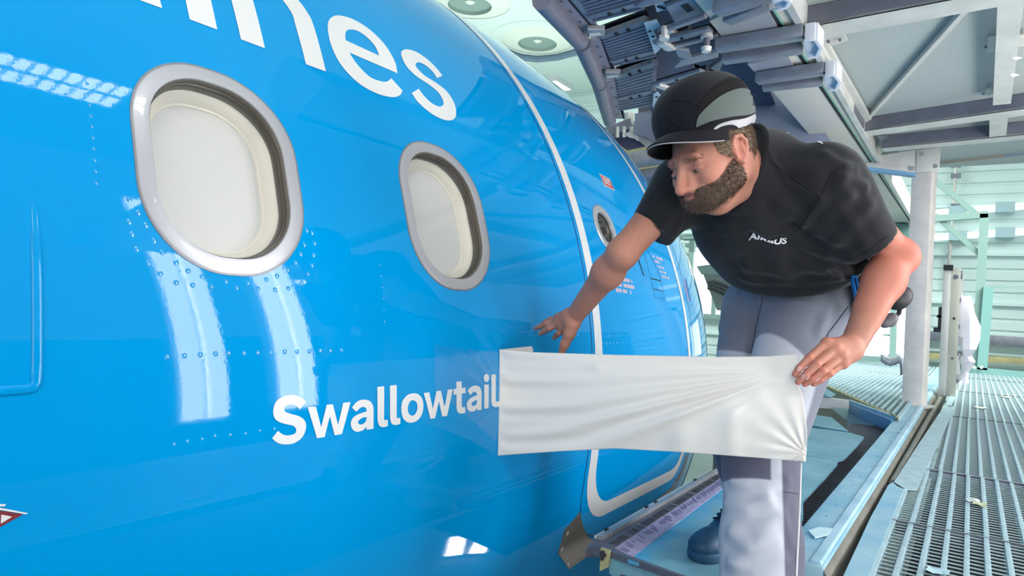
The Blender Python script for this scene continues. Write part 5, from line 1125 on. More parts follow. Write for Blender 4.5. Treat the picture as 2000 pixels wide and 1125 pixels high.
def spikes(name,T,region,n,ln,wd,dirf,m,parent,seed,box,lift=.55):
    """short hair strands rooted on a surface"""
    r=np.random.default_rng(seed); vs=[]; fs=[]; tries=0
    while len(fs)<n and tries<n*30:
        tries+=1; f,u,l=[r.uniform(a,b) for a,b in box]; p=H(f,u,l); h=T.find_nearest(Vector(p),.02)
        if h[0] is None: continue
        q=np.array(h[0]); nn=np.array(h[1]); d=q-HC; ff,uu,ll=d@HF,d@HU,d@HL
        if not region(ff,uu,ll): continue
        t=unit(nn*lift+dirf(ff,uu,ll)+r.normal(0,.22,3)); sd=unit(np.cross(t,nn+r.normal(0,.2,3))); L=ln*r.uniform(.6,1.3); k=len(vs)
        vs+=[q-nn*.002-sd*wd,q-nn*.002+sd*wd,q+t*L*.6+sd*wd*.7,q+t*L-nn*.0008]; fs+=[(k,k+1,k+2),(k,k+2,k+3)]
    mb=MB(); mb.add(vs,fs); o=mb.build(name,m,parent); o['kind']='stuff'; return o
def beard_region(f,u,l):
    a=abs(l)
    line=-.002-(f-.010)*.56 if f<.075 else -.038
    if f<-.012 or u>line: return False
    if u<-.125: return False
    if f>.078 and a<.016 and -.0575<u<-.0455: return False           # lips
    if f>.078 and u>-.0465: return a<.030 and u<-.0395 and f<.112 or (a>.020 and u<-.036)
    return True
def hair_region(f,u,l): return abs(l)>.045 and (-.112<f<.048 and -.005<u-max(0,f-.02)*.8<.095 and not(-.034<f<.008 and u<.036))
m_beard=mat('beard_brown',(.42,.33,.27),.7,noise=.55,nscale=160,color2=(.24,.18,.15))
bs=Field(HC-.17,HC+.17,.003); head(bs,.0020); Vb,Qb=bs.mesh()
d_=Vb-HC; inr=np.array([beard_region(f,u,l) for f,u,l in zip(d_@HF,d_@HU,d_@HL)]); keepq=inr[Qb].all(1)
used=np.unique(Qb[keepq]); mp_=np.full(len(Vb),-1); mp_[used]=np.arange(len(used))
beard=np_mesh('beard',Vb[used],mp_[Qb[keepq]],m_beard,worker)
spikes('beard_hair',bvh(Vb,Qb),beard_region,13000,.0062,.00024,lambda f,u,l: -HU*.9+HF*.25,m_beard,beard,1,((-.02,.115),(-.125,.0),(-.075,.08)))
hs_=Field(HC-.17,HC+.17,.003); head(hs_,.0035); Vh,Qh=hs_.mesh(); d_=Vh-HC
inr=np.array([hair_region(f,u,l) or (f<-.06 and -.045<u<.07) for f,u,l in zip(d_@HF,d_@HU,d_@HL)]); keepq=inr[Qh].all(1); used=np.unique(Qh[keepq]); mp_=np.full(len(Vh),-1); mp_[used]=np.arange(len(used))
m_hair2=mat('hair_short',(.56,.48,.40),.7,noise=.5,nscale=140,color2=(.38,.31,.25))
hair=np_mesh('hair',Vh[used],mp_[Qh[keepq]],m_hair2,worker)
spikes('hair_strand',bvh(Vh,Qh),lambda f,u,l: hair_region(f,u,l) or (f<-.06 and -.045<u<.07),9000,.0075,.00024,lambda f,u,l: -HU*.6-HF*.5,m_hair2,hair,2,((-.12,.05),(-.05,.075),(.03,.085)))
spikes('eyebrow_hair',BT,lambda f,u,l: .012<abs(l)<.050 and abs(u-(.0245+ (abs(l)-.03)*-.10))<.0058 and f>.06,900,.0058,.00030,lambda f,u,l: HL*np.sign(l)*.9+HU*.1,m_hair,worker,3,((.07,.11),(.01,.04),(-.055,.055)),lift=.42)
# ---- cap ----------------------------------------------------------------------------------------
m_navy=mat('cap_navy',(.045,.045,.090),.85,spec=.25,bump=.08,bscale=500,sheen=.1); m_capmesh=mat('cap_mesh_grey',(.34,.38,.37),.7); m_capblk=mat('cap_band_black',(.060,.050,.055),.85,spec=.25,bump=.08,bscale=500); m_refl=mat('reflective_grey',(.62,.62,.64),.45)
cap=thing('bump_cap',H(-.01,.09),'dark navy bump cap with short peak and grey mesh side on the man\'s head','cap')
CO=(-.012,.100); CRf,CRb,CRu,CRl=.122,.128,.100,.094
def capP(az,el_,g=0.0):
    f=math.cos(el_)*math.cos(az); l=math.cos(el_)*math.sin(az); u=math.sin(el_)
    e=2.25; n=(abs(f)**e+abs(l)**e+abs(u)**e)**(1/e); f,l,u=f/n,l/n,u/n
    return H(CO[0]+(CRf if f>0 else CRb)*f*(1+g),CO[1]+CRu*u*(1+g)+.0,CRl*l*(1+g))
def capL(az): return -.50+.42*max(0,math.cos(az))**1.3
mb=MB(); NA,NE=128,40; vs=[]
for i in range(NE+1):
    for j in range(NA):
        az=2*math.pi*j/NA; lo_=capL(az); el_=lo_+(math.pi/2-lo_)*i/NE; vs.append(capP(az,el_))
mb.add(vs,[(i*NA+j,i*NA+(j+1)%NA,(i+1)*NA+(j+1)%NA,(i+1)*NA+j) for i in range(NE) for j in range(NA)])
# inner wall so the shell has thickness
k0=len(mb.v); vs2=[capP(2*math.pi*j/NA,capL(2*math.pi*j/NA),-.06) for j in range(NA)]
mb.v+=[tuple(v) for v in vs2]; mb.f+=[(k0+j,k0+(j+1)%NA,(j+1)%NA,j) for j in range(NA)]; mb.m+=[0]*NA
capo=mb.build('cap_shell',m_navy,cap,smooth=True,angle=60)
CT=BVHTree.FromPolygons([tuple(v) for v in mb.v],mb.f)
# peak
mb=MB(); NP=40; top=[];bot=[]
for k in range(2):
    for i in range(7):
        for j in range(NP+1):
            a=-1.28+2.56*j/NP; base=capP(a,capL(a)+.03); t=i/6
            ext=.044*max(0,math.cos(a*1.227))**.6
            p=base+HF*ext*t-HU*(.006*t*max(0,math.cos(a))**.6+.004*t)*1.0-HU*(.016*(abs(math.sin(a)))**2*t)
            if i==0: p=p-HF*.006
            mb.v.append(tuple(p-HU*(.0045*k)))
n1=7*(NP+1)
for k in range(2):
    for i in range(6):
        for j in range(NP):
            q=[k*n1+i*(NP+1)+j,k*n1+i*(NP+1)+j+1,k*n1+(i+1)*(NP+1)+j+1,k*n1+(i+1)*(NP+1)+j]; mb.f.append(tuple(q if k else q[::-1])); mb.m.append(0)
for j in range(NP): mb.f.append((6*(NP+1)+j,6*(NP+1)+j+1,n1+6*(NP+1)+j+1,n1+6*(NP+1)+j)); mb.m.append(0)
rim=[np.array(mb.v[n1+6*(NP+1)+j]) for j in range(1,NP)]
mb.build('cap_peak',m_navy,cap,smooth=True,angle=60)
MB().tube(rim,.0014,6).build('peak_piping',m_refl,cap,smooth=True)
def project(name,T,loops,m,parent,off=.0012,step=5,bend=None,smooth=True):
    """patch of cloth or print whose outline was measured in the photograph, laid onto the real surface T"""
    cu=bpy.data.curves.new('tmp','CURVE'); cu.dimensions='2D'; cu.fill_mode='BOTH'
    for lp in loops:
        sp_=cu.splines.new('POLY'); sp_.points.add(len(lp)-1)
        for p,q in zip(sp_.points,lp): p.co=(q[0],q[1],0,1)
        sp_.use_cyclic_u=True
    o=bpy.data.objects.new('tmp',cu); COL.objects.link(o); me=bpy.data.meshes.new_from_object(o.evaluated_get(bpy.context.evaluated_depsgraph_get())); bpy.data.objects.remove(o); bpy.data.curves.remove(cu)
    return project_mesh(name,T,me,m,parent,off,step)
def project_mesh(name,T,me,m,parent,off=.0012,step=9,fn=None,multi=False):
    bm=bmesh.new(); bm.from_mesh(me); bpy.data.meshes.remove(me); bmesh.ops.remove_doubles(bm,verts=bm.verts,dist=1e-3)
    for ax in (0,1):
        lo=min(v.co[ax] for v in bm.verts); hi=max(v.co[ax] for v in bm.verts); q=lo+step
        while q<hi:
            nn=[0,0,0]; pp=[0,0,0]; nn[ax]=1; pp[ax]=q; bmesh.ops.bisect_plane(bm,geom=bm.verts[:]+bm.edges[:]+bm.faces[:],plane_co=pp,plane_no=nn,dist=1e-5); q+=step
    bmesh.ops.triangulate(bm,faces=bm.faces[:]); P=[v.co[:2] for v in bm.verts]; Fc=[[v.index for v in f.verts] for f in bm.faces]; bm.free()
    vs=[];ok=[];nn=[]
    for p in P:
        x,y=fn(p) if fn else p; c,n=pick(T,x,y); ok.append(c is not None)
        if c is None: c=np.zeros(3);n=np.array([0,0,1.])
        if n@ray(x,y)>0: n=-n
        vs.append(c+n*off); nn.append(n)
    Fc=[f for f in Fc if all(ok[i] for i in f)]
    if not Fc: return None
    vs=np.array(vs); Fc=np.array(Fc); ed=max(np.linalg.norm(vs[Fc[:,0]]-vs[Fc[:,1]],axis=1).max(),0)
    lim=np.maximum.reduce([np.linalg.norm(vs[Fc[:,i]]-vs[Fc[:,(i+1)%3]],axis=1) for i in range(3)]); Fc=Fc[lim<.06]
    nrm=np.cross(vs[Fc[:,1]]-vs[Fc[:,0]],vs[Fc[:,2]]-vs[Fc[:,0]]); fl=(nrm*np.array(nn)[Fc[:,0]]).sum(1)<0; Fc[fl]=Fc[fl][:,::-1]
    lab=np.arange(len(vs))                                   # keep the largest connected patch
    for _ in range(60):
        lo_=lab[Fc].min(1); new=lab.copy()
        for i in range(3): np.minimum.at(new,Fc[:,i],lo_)
        if (new==lab).all(): break
        lab=new
    if not multi: rts,cn=np.unique(lab[Fc[:,0]],return_counts=True); Fc=Fc[lab[Fc[:,0]]==rts[np.argmax(cn)]]
    u_=np.unique(Fc); mp2=np.full(len(vs),-1); mp2[u_]=np.arange(len(u_))
    return np_mesh(name,vs[u_],mp2[Fc],m,parent)
def sl(pts,k=5): return [(a*1e4,b*1e4) for a,b in smooth_loop(pts,k)]
project('mesh_panel',CT,[sl([(1359,249,1),(1364,228),(1384,206),(1410,186),(1440,174),(1462,176),(1476,194),(1480,216,1),(1462,224),(1430,228),(1395,235),(1375,242)])],m_capmesh,cap,.0015)
project('black_band',CT,[sl([(1362,207,1),(1375,192),(1400,170),(1430,154),(1458,150),(1474,168),(1478,190,1),(1462,174),(1440,172),(1410,184),(1384,204),(1372,216,1)])],m_capblk,cap,.0013)
project('reflective_stripe',CT,[sl([(1384,272,1),(1390,256),(1402,244),(1425,236),(1455,231),(1478,220,1),(1472,240),(1458,250),(1447,254,1),(1432,244),(1412,246),(1398,254),(1388,271,1)])],m_refl,cap,.0016)
mbm=MB()
def tube_px(T,pp,r,name,m,parent,off=.0006,dens=4):
    P=[]
    for (x0,y0),(x1,y1) in zip(pp[:-1],pp[1:]):
        n=max(1,int(math.hypot(x1-x0,y1-y0)/dens))
        for i in range(n): c,nn=pick(T,x0+(x1-x0)*i/n,y0+(y1-y0)*i/n); P.append(None if c is None else c+nn*off)
    c,nn=pick(T,*pp[-1]); P.append(None if c is None else c+nn*off); P=[p for p in P if p is not None]
    Q_=[P[0]] if P else []
    for p in P[1:]:
        if np.linalg.norm(p-Q_[-1])>.0015: Q_.append(p)
    if len(Q_)>2: return MB().tube(Q_,r,6).build(name,m,parent,smooth=True)
tube_px(CT,[(1358,252),(1361,228),(1366,208),(1340,198),(1310,196)],.0009,'cap_seam',m_capblk,cap); tube_px(CT,[(1300,232),(1330,250),(1358,254),(1400,238)],.0007,'cap_seam',m_capblk,cap)
tube_px(CT,[(1366,208),(1378,186),(1400,166),(1430,150)],.0009,'cap_seam',m_capblk,cap)
mb=MB()
for i in range(70):
    for j in range(2):
        pass
# woven threads of the mesh panel
poly=np.array(sl([(1359,249,1),(1364,228),(1384,206),(1410,186),(1440,174),(1462,176),(1476,194),(1480,216,1),(1462,224),(1430,228),(1395,235),(1375,242)]))
def inside(x,y):
    c=False; n=len(poly); j=n-1
    for i in range(n):
        if (poly[i,1]>y)!=(poly[j,1]>y) and x<(poly[j,0]-poly[i,0])*(y-poly[i,1])/(poly[j,1]-poly[i,1])+poly[i,0]: c=not c
        j=i
    return c
mb=MB()
yy=176.
while yy<248:
    xx=1359.
    while xx<1480:
        if inside(xx,yy):
            c,n=pick(CT,xx,yy)
            if c is not None: t=unit(np.cross(n,FW)); b=np.cross(n,t); c=c+n*.0019; mb.add([c+t*.0009,c+b*.0007,c-t*.0009,c-b*.0007],[(0,1,2,3)])
        xx+=3.1
    yy+=2.9
o=mb.build('mesh_hole',mat('mesh_hole_dark',(.23,.26,.26),.8),cap); o['kind']='stuff'
# ---- shirt --------------------------------------------------------------------------------------
Sf=Field(np.minimum(allp.min(0),J['Hc'])-.16,np.maximum(allp.max(0),J['Hc'])+.2,.005)
Le_s=atd(1698,482,1.60); Re_s=atd(1272,452,1.73)
Sf.rc(J['Ls']+Rx*.035,J['Rs']-Rx*.035,.074,.072,.05); Sf.rc(J['NB']-nx_*.02,ms-Sx*.02,.066,.10,.05)
Sf.el(ms-Sx*.15,(Rx,nx_,Sx),(.172,.118,.20),.06); Sf.el(ms-Sx*.08-nx_*.055,(Rx,nx_,Sx),(.15,.09,.15),.06)
Sf.el(J['Hc']+Sx*.20,(Rx,nx_,Sx),(.172,.132,.17),.06); Sf.el(J['Hc']+Sx*.06,(Rx,nx_,Sx),(.178,.135,.12),.05)
Sf.rc(J['Ls'],Le_s,.080,.069,.05); Sf.rc(J['Rs'],Re_s,.074,.060,.05)
Sf.rc(J['Ls']-Sx*.06,atd(1640,480,1.68),.075,.07,.05)
# cuffs and hem cut, neck opening
dL=unit(J['Le']-J['Ls']); dR=unit(J['Re']-J['Rs'])
def cut_ball(c,n,R):      # flat cut limited to the neighbourhood of a cuff
    q=Sf._sub(c-R,c+R); s_,X,Y,Z=q; d=(X-c[0])*n[0]+(Y-c[1])*n[1]+(Z-c[2])*n[2]; rr_=np.sqrt((X-c[0])**2+(Y-c[1])**2+(Z-c[2])**2)
    Sf.F[s_]=np.where(rr_<R-.01,np.maximum(Sf.F[s_],d),Sf.F[s_])
cut_ball(atd(1696,481,1.60),unit(cv(.60,-.66,.12)),.115); cut_ball(atd(1271,449,1.735),unit(cv(-.62,-.72,-.15)),.105)
Sf.plane(J['Hc']+Sx*.165,unit(-Sx*1.0+nx_*.25),.004)
# bare neck opening
Cc=atd(1450,318,1.635); ca=atd(1425,392,1.615)-atd(1461,244,1.655); cb=unit(cv(.40,-.05,-.92)); can=unit(ca); cn=unit(np.cross(can,cb)); cn=cn if cn@(HC-J['NB'])>0 else -cn; cb=unit(np.cross(cn,can)); cb=cb if cb@FW<0 else -cb
Sf.rc(J['NB'],Cc+cn*.03,.088,.074,.04); cut_ball(Cc,cn,.115)
V,Q=Sf.mesh(); V=lap(V,Q,2,.5)
V=folds(V,Q,[
 ([(1640,470),(1600,455),(1560,425),(1530,400)],.010,.016),([(1660,505),(1610,500),(1570,480),(1545,455)],.010,.014),([(1605,390),(1580,420),(1560,450)],.007,.010),
 ([(1650,330),(1640,360),(1660,380)],.010,.014),([(1690,365),(1665,350),(1640,345)],.010,.012),([(1610,300),(1640,318),(1672,330)],.007,.012),
 ([(1535,330),(1580,330),(1620,322)],.006,.014),([(1505,300),(1540,360),(1600,385)],.004,.006),
 ([(1700,400),(1660,440),(1620,490)],.006,.014),([(1640,400),(1660,430),(1690,480)],.005,.012),
 ([(1380,400),(1420,440),(1450,500),(1470,545)],.007,.018),([(1420,400),(1470,430),(1510,480),(1530,540)],.006,.02),([(1460,520),(1540,535),(1620,520)],.008,.014),
 ([(1450,545),(1540,552),(1640,540)],.006,.010),([(1560,510),(1600,530),(1650,525)],.008,.012),
 ([(1330,400),(1310,420),(1290,445)],.006,.012),([(1300,380),(1270,410),(1250,440)],.005,.010),([(1345,390),(1330,430),(1320,455)],.006,.010),([(1380,385),(1350,400),(1320,405)],.007,.010),
 ([(1400,405),(1440,410),(1480,400)],.006,.010),([(1470,455),(1500,468),(1530,466)],-.006,.007)])
m_shirt=mat('shirt_black',(.058,.061,.092),.88,bump=.10,bscale=420,sheen=.12,noise=.12,nscale=30)
shirt=np_mesh('shirt',V,Q,m_shirt,worker); ST=bvh(V,Q)
# ribbed collar
ang=np.linspace(0,2*math.pi,40,endpoint=False); rl=np.linalg.norm(ca)/2
cpts=[Cc-cn*.004+can*rl*.97*math.cos(a)+cb*.072*math.sin(a) for a in ang]
MB().tube(cpts+[cpts[0]],.0075,10,cap=False).build('collar',m_shirt,shirt,smooth=True)
m_print=mat('shirt_print',(.84,.85,.88),.6)
me=text_mesh('AIRBUS',1.0,.03); bb_=[min(v.co.x for v in me.vertices),max(v.co.x for v in me.vertices),min(v.co.y for v in me.vertices),max(v.co.y for v in me.vertices)]
for v in me.vertices: v.co.x=(v.co.x-bb_[0])/(bb_[1]-bb_[0])*100; v.co.y=(v.co.y-bb_[2])/(bb_[3]-bb_[2])*30
def logo(p):
    u,v=p[0]/100,p[1]/30            # the print crosses a fold in its middle
    base=np.interp(u,[0,.20,.32,.55,.66,.82,1.0],[468.5,466.5,467.5,473.,476.5,477.0,475.0]); topy=np.interp(u,[0,.10,.22,.32,.55,.62,.78,1.0],[456.,453.,456.,462.,470.,469.,464.,463.])
    return 1463+u*74+ (v-.5)*3, base+(topy-base)*v
project_mesh('chest_print',ST,me,m_print,shirt,.0022,5,fn=logo,multi=True)
for lp in ([(1536,258),(1548,259),(1562,262),(1562,266),(1546,263),(1535,261)],[(1570,264),(1582,266),(1582,272),(1569,270)],[(1586,270),(1606,279),(1608,283),(1590,277)]):
    project('back_print',ST,[lp],m_print,shirt,.0022,5)
m_seam=mat('shirt_seam',(.07,.07,.09),.8)
tube_px(ST,[(1492,292),(1510,318),(1545,345),(1580,368),(1604,386)],.0016,'shirt_seam',m_seam,shirt); tube_px(ST,[(1604,386),(1620,350),(1632,336),(1650,328)],.0013,'shirt_seam',m_seam,shirt)
tube_px(ST,[(1604,386),(1585,412),(1562,448)],.0013,'shirt_seam',m_seam,shirt); tube_px(ST,[(1733,462),(1712,478),(1690,494),(1660,508)],.0010,'shirt_seam',m_seam,shirt)
# ---- trousers -----------------------------------------------------------------------------------
tp_=np.array([J[k] for k in ('Hc','hL','kL','aL','hR','kR')]+[tR]); Tf=Field([*(tp_.min(0)-.2)[:2],ZG+.02],tp_.max(0)+.2,.0038)
aR=np.array([tR[0],tR[1],0])+cv(.19,0,.13); aR[2]=ZG+.10
Tf.el(J['Hc']+Sx*.03,(Rx,nx_,Sx),(.168,.118,.19),.05)
Tf.rc(J['hL'],J['kL'],.110,.082,.045); Tf.rc(J['kL'],J['kL']*.45+J['aL']*.55,.086,.088,.03); Tf.rc(J['kL']*.45+J['aL']*.55,J['aL'],.088,.098,.03)
Tf.rc(J['hR'],J['kR'],.098,.080,.03); Tf.rc(J['kR'],aR,.078,.084,.03)
Tf.el(J['Hc']+cv(.05,-.01,.03),(RT,UP,FW),(.13,.12,.13),.05)
Tf.plane(J['Hc']+Sx*.21,Sx,.01)
V,Q=Tf.mesh(); V=lap(V,Q,4,.5)
V=folds(V,Q,[([(1420,985),(1460,990),(1500,980)],.009,.014),([(1430,1040),(1470,1075),(1520,1060)],.010,.016),([(1500,970),(1520,1010),(1480,1060),(1440,1100)],.010,.018),([(1425,1100),(1470,1112),(1530,1090)],.010,.014),
 ([(1540,940),(1530,1000),(1545,1060)],.005,.012),([(1430,940),(1470,955),(1520,950)],.006,.010),([(1480,600),(1470,640),(1466,690)],-.012,.012),([(1500,570),(1540,585),(1600,600)],.005,.012),([(1440,570),(1420,600),(1405,640)],.005,.012),
 ([(1640,560),(1620,600),(1600,650)],.006,.012),([(1490,560),(1485,585),(1480,610)],.006,.008)])
# cloth colours by place on each leg: grey thighs, pale panels, dark knee pads, grey outer stripe
def leg_t(h,k,a):
    d1=k-h; t1=np.clip(((V-h)@d1)/(d1@d1),0,1); p1=h+t1[:,None]*d1; e1_=np.linalg.norm(V-p1,axis=1)
    d2=a-k; t2=np.clip(((V-k)@d2)/(d2@d2),0,1); p2=k+t2[:,None]*d2; e2_=np.linalg.norm(V-p2,axis=1)
    up=e1_<e2_; return np.where(up,t1,1+t2),np.where(up,e1_,e2_),np.where(up[:,None],V-p1,V-p2)
tl,dl,rl_=leg_t(J['hL'],J['kL'],J['aL']); tr_,dr_,rr2=leg_t(J['hR'],J['kR'],aR)
left=dl<dr_; t_=np.where(left,tl,tr_); rad=np.where(left[:,None],rl_,rr2)
out=unit(cv(.94,0,-.34)); fwd=unit(cv(-.72,0,-.69)); co=rad@out; cf=rad@fwd
grey=lin3((.46,.475,.53)); pale=lin3((.73,.74,.78)); dark=lin3((.36,.36,.43)); wht=lin3((.92,.92,.93))
C=np.tile(grey,(len(V),1)); sm=lambda x,a,b: np.clip((x-a)/(b-a),0,1)
lim=np.where(left,.42,.41)-np.where(left,cf*.9,cf*.2)+np.where(left,co*.9,0)
pm=sm(t_,lim-.008,lim+.008)*(1-sm(co,.070,.076)*left)*sm(t_,.1,.12)
C=C*(1-pm[:,None])+pale*pm[:,None]
st=(sm(co,.046,.050)*sm(t_,.85,.87))*left; C=C*(1-st[:,None])+dark*st[:,None]
kl=np.where(left,1.17,1.46); kn=sm(t_,.86,.87)*(1-sm(t_,kl,kl+.01))*sm(cf+.5*co*0,.012,.016)*(1-sm(co,.022,.026)*left); C=C*(1-kn[:,None])+dark*kn[:,None]
pp_=sm(co,.042,.044)*(1-sm(co,.048,.050))*sm(t_,.8,.82)*left; C=C*(1-pp_[:,None]*.0)+wht*pp_[:,None]*.0
m_tr=tone_mat('trouser_cloth',.8,bump=.2,bscale=380,sheen=.15)
trs=np_mesh('trousers',V,Q,m_tr,worker); color_attr(trs,C); TT=bvh(V,Q)
m_stitch=mat('stitch_pale',(.86,.86,.88),.6); m_tseam=mat('trouser_seam',(.22,.22,.27),.8)
tube_px(TT,[(1655,600),(1635,628),(1618,650),(1600,690)],.0012,'trouser_seam',m_tseam,trs); tube_px(TT,[(1492,560),(1486,600),(1476,645),(1468,685)],.0008,'trouser_seam',m_tseam,trs)
tube_px(TT,[(1564,905),(1563,960),(1559,1040),(1555,1125)],.0022,'side_piping',m_stitch,trs)
tube_px(TT,[(1530,960),(1566,966)],.0009,'trouser_seam',m_tseam,trs)
# shoes
m_shoe=mat('shoe_blue_black',(.12,.30,.44),.5,noise=.45,nscale=18,bump=.2,bscale=150); m_sole=mat('shoe_sole',(.13,.30,.42),.6)
def shoe(toe,ank,label):
    toe=np.array([toe[0],toe[1],ZG]); fx=unit(np.array([toe[0]-ank[0],toe[1]-ank[1],0])); lx=np.cross([0,0,1],fx); uz=np.array([0,0,1.]); heel=toe-fx*.285
    t=thing('work_shoe',toe-fx*.14,label,'shoe','work shoes')
    F_=Field(np.minimum(toe,heel)-.09,np.maximum(toe,heel)+np.array([.09,.09,.17]),.004)
    F_.el(toe-fx*.052+uz*.038,(fx,lx,uz),(.052,.045,.034),.02); F_.rc(toe-fx*.09+uz*.042,heel+fx*.05+uz*.05,.039,.034,.03); F_.rc(toe-fx*.14+uz*.06,heel+fx*.06+uz*.115,.034,.042,.03); F_.plane(toe+uz*.024,-uz)
    v,q=F_.mesh(); v=lap(v,q,1); np_mesh('upper',v,q,m_shoe,t)
    G=Field(np.minimum(toe,heel)-.09,np.maximum(toe,heel)+np.array([.09,.09,.1]),.004); G.rc(toe-fx*.049+uz*.018,toe-fx*.12+uz*.018,.047,.041,.02); G.rc(toe-fx*.12+uz*.018,heel+fx*.04+uz*.018,.044,.038,.02); G.plane(toe+uz*.030,uz,.006); G.plane(toe+uz*.001,-uz)
    v,q=G.mesh(); v=lap(v,q,1); np_mesh('sole',v,q,m_sole,t)
    for k in range(5): c=toe-fx*(.125+.018*k)+uz*(.098+.009*k); MB().tube([c-lx*.026-uz*.006,c+uz*.004,c+lx*.026-uz*.006],.0032,6).build('lace',mat('lace_dark',(.05,.10,.16),.7) if 'lace_dark' not in bpy.data.materials else bpy.data.materials['lace_dark'],t,smooth=True)
sh=atz(1356,1077,ZG+.03); aL0=J['aL']
shoe(sh,sh+cv(.2,0,.17),'blue black work shoe on the teal platform, toe poking out behind the pale trouser leg')
toL=np.array([J['aL'][0],J['aL'][1],ZG])+cv(-.150,0,-.125); shoe(toL,J['aL'],'blue black work shoe under the near pale trouser leg')
# ---- things on his belt ---------------------------------------------------------------------------
pc=atd(1695,560,1.74); m_pouch=mat('pouch_black',(.07,.07,.08),.8,bump=.4,bscale=300)
pf=Field(pc-.16,pc+.16,.005); pf.rc(atd(1692,525,1.74),atd(1690,598,1.76),.034,.026,.02); pf.rc(atd(1706,530,1.76),atd(1702,585,1.78),.03,.026,.02)
v,q=pf.mesh(); tpo=thing('tool_pouch',pc,'black ribbed tool pouch on the worker\'s belt behind his bent arm','pouch'); np_mesh('pouch_body',lap(v,q,1),q,m_pouch,tpo)
for k in range(6): a=atd(1680+k*7,532,1.703); b=atd(1678+k*7,592,1.73); MB().tube([a,b],.0025,6).build('pouch_rib',m_pouch,tpo)
MB().tube([atd(1668,570,1.71),atd(1664,610,1.72),atd(1668,628,1.72)],.003,6).build('pouch_cord',m_pouch,tpo); MB().tube([atd(1676,575,1.71),atd(1674,612,1.72)],.003,6).build('pouch_cord',m_pouch,tpo)
kn_=thing('utility_knife',atd(1672,570,1.68),'bright blue utility knife clipped to the worker\'s belt pouch','knife')
m_kb=mat('knife_blue',(.10,.50,.80),.4); a,b=atd(1666,540,1.685),atd(1681,606,1.68)
for o_ in (-4.2,4.2): MB().bar(atd(1667+o_*.9,541,1.685),atd(1680+o_*.8,604,1.68),.0045,.012,up=-FW).build('knife_handle',m_kb,kn_,bevel=.001)
MB().bar(atd(1667,541,1.688),atd(1680,604,1.683),.008,.006,up=-FW).build('knife_slot',m_void,kn_)
MB().bar(atd(1662,542,1.68),atd(1671,539,1.68),.006,.012,up=-FW).build('knife_end',m_kb,kn_,bevel=.001); MB().bar(atd(1679,592,1.675),atd(1681,606,1.675),.013,.010,up=-FW).build('knife_slider',mat('knife_blue_dark',(.05,.40,.68),.5),kn_,bevel=.001)
mf=thing('ear_muffs',atd(1755,585,1.95),'dark grey ear defenders hanging from the belt behind the bent arm','ear muffs')
f_=Field(atd(1750,590,1.95)-.16,atd(1750,590,1.95)+.16,.005); f_.el(atd(1752,583,1.95),(RT,UP,FW),(.036,.034,.03),.01); f_.rc(atd(1738,570,1.95),atd(1766,574,1.95),.016,.02,.02); v,q=f_.mesh(); np_mesh('ear_cup',lap(v,q,1),q,mat('muff_dark',(.16,.15,.16),.5),mf)
f_=Field(atd(1735,630,1.95)-.12,atd(1735,630,1.95)+.12,.005); f_.rc(atd(1728,632,1.95),atd(1742,622,1.95),.014,.017,.01); f_.rc(atd(1742,622,1.95),atd(1741,632,1.95),.012,.010,.01); v,q=f_.mesh(); np_mesh('ear_cup',lap(v,q,1),q,mat('muff_grey',(.42,.40,.42),.5),mf)
MB().tube([atd(1760,592,1.95),atd(1756,612,1.95),atd(1744,624,1.95)],.006,8).build('head_band',m_void,mf,smooth=True)
# ------------------------------------------------------------------ white film
film=thing('masking_film',atd(1270,790,1.85),'white film sheet stretched from the fuselage lettering to the worker\'s hand','film')
NU,NV=230,110
topU=np.array([(975,683),(1040,688),(1200,693),(1400,697),(1500,696),(1556,692)],float); botU=np.array([(972,890),(1040,885),(1100,881),(1200,876),(1330,883),(1480,894),(1573,902)],float)
def samp(c,t): 
    d=np.concatenate([[0],np.cumsum(np.hypot(*np.diff(c,axis=0).T))]); d/=d[-1]; return np.stack([np.interp(t,d,c[:,0]),np.interp(t,d,c[:,1])],-1)
u=np.linspace(0,1,NU); tp2=samp(topU,u); bt2=samp(botU,u); v=np.linspace(0,1,NV)
px=tp2[:,None,:]*(1-v)[None,:,None]+bt2[:,None,:]*v[None,:,None]
# right edge bulges out to the grip and the hanging corner
edge=np.interp(v,[0,.12,.25,.40,.7,.9,1],[0,2,-4,6,8,4,0]); px[:,:,0]+=(u**6)[:,None]*edge[None,:]
fs_=sc_(on(np.full(NV,1.81),np.linspace(.2615,-.0772,NV),.003)); d0=((fs_-CAM)@FW)
d1=np.interp(v,[0,.15,.3,.6,1],[1.515,1.505,1.505,1.50,1.50])
uu=u[:,None]; dep=1/(1/d0[None,:]*(1-uu)+1/d1[None,:]*uu)
# slight hang between fuselage and hand
dep+= -.02*np.sin(uu*math.pi)*np.sin(v*math.pi)[None,:]
G=np.array([1562.,722.]); gx=px[:,:,0]-G[0]; gy=px[:,:,1]-G[1]; rr3=np.hypot(gx,gy); ph=np.degrees(np.arctan2(gy,-gx))
amp=(lambda q:q*q*(3-2*q))(np.clip((rr3-40)/200,0,1))*np.clip(1.15-rr3/640,0.10,1)
def bump_(c,w,a): return a*np.exp(-((ph-c)/w)**2)
fold=bump_(2.0,1.2,.004)+bump_(5.5,1.5,-.006)+bump_(8.5,1.6,.008)+bump_(11.5,1.4,-.007)+bump_(14.,1.4,.010)+bump_(17.0,1.6,-.012)+bump_(20.5,2.2,.012)+bump_(27,4,-.006)+bump_(-3,2.2,.003)+bump_(40,9,.004)
fold=fold*amp+.0035*np.clip(1-uu/.35,0,1)*(np.sin(v*26+.6)+.5*np.sin(v*47+1))[None,:]*np.clip(uu/.02,0,1)
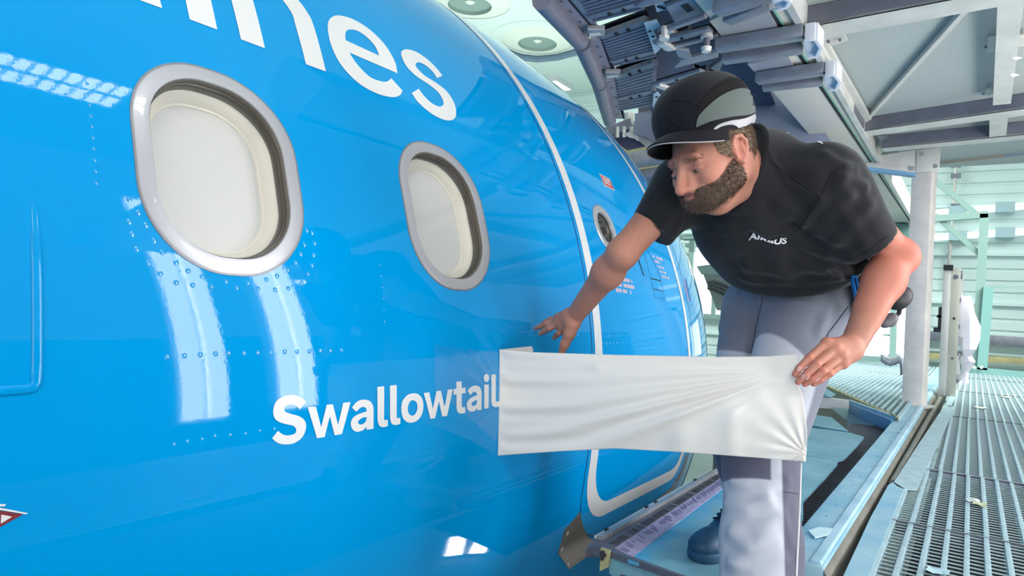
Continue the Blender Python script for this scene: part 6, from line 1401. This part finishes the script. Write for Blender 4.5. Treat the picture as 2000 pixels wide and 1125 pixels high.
bl=np.hypot(px[:,:,0]-1573,px[:,:,1]-885); ph2=np.arctan2(px[:,:,1]-885,px[:,:,0]-1573); fold+=.004*np.exp(-bl/60)*np.sin(ph2*16)*np.clip(bl/12,0,1)
sag=np.exp(-((px[:,:,0]-1330)/26)**2)*np.clip((px[:,:,1]-790)/60,0,1)*.006+np.exp(-((px[:,:,0]-1430)/20)**2)*np.clip((px[:,:,1]-770)/60,0,1)*.005; fold+=sag
fold+=.004*np.exp(-(((px[:,:,0]-1165)/16)**2+((px[:,:,1]-718)/7)**2))
D=dep-fold*np.clip(uu/.03,0,1)
rays=FW+(px[:,:,0:1]-1000)/FPX*RT-(px[:,:,1:2]-562.5)/FPX*UP
V=(CAM+rays*D[:,:,None]).reshape(-1,3); ii=np.arange(NU*NV).reshape(NU,NV); Q=np.stack([ii[:-1,:-1],ii[1:,:-1],ii[1:,1:],ii[:-1,1:]],-1).reshape(-1,4)
m_film=mat('film_white',(.925,.905,.88),.38,coat=.35,coat_r=.18,sss=0)
fo=np_mesh('film_sheet',V,Q,m_film,film); so=fo.modifiers.new('thickness','SOLIDIFY'); so.thickness=.0008; so.offset=0
# second layer and clear transfer tape on the fuselage
xs_=np.linspace(1.79,2.02,10); cor=MB(); q=[sc_(on(np.array(x),np.array(s),.006)) for x,s in ((1.806,.262),(2.0,.268),(2.01,.25),(1.812,.23))]; cor.add(q,[(0,1,2,3)]); cor.build('film_underlay',m_film,film)
m_tape=glass_mat('clear_tape',(.985,.99,1),1.0,.16,1.45)
X_,S_=np.meshgrid(np.linspace(0,1,50),np.linspace(0,1,50),indexing='ij')
xa_=1.49+.31*X_; sa_=(.285*(1-X_)+.252*X_)*(1-S_)+(.16*(1-X_)-.03*X_)*S_
cr=.0; Gx,Gs=1.84,.10; an=np.degrees(np.arctan2(sa_-Gs,Gx-xa_)); rad_=np.hypot(sa_-Gs,xa_-Gx)
cr=(.004*np.exp(-((an-38)/5)**2)+.004*np.exp(-((an-24)/3)**2)+.003*np.exp(-((an-12)/2.5)**2)+.003*np.exp(-((an-4)/2)**2)+.003*np.exp(-((an+22)/2.5)**2)+.002*np.exp(-((an-52)/3)**2))*np.clip(rad_/.08,0,1)*np.clip((.34-rad_)/.12,0,1)
Vt=on(xa_.ravel(),sa_.ravel(),.002)+snorm(xa_.ravel(),sa_.ravel())*cr.ravel()[:,None]; ii=np.arange(2500).reshape(50,50)
np_mesh('transfer_tape',sc_(Vt),np.stack([ii[:-1,:-1],ii[:-1,1:],ii[1:,1:],ii[1:,:-1]],-1).reshape(-1,4),m_tape,film)
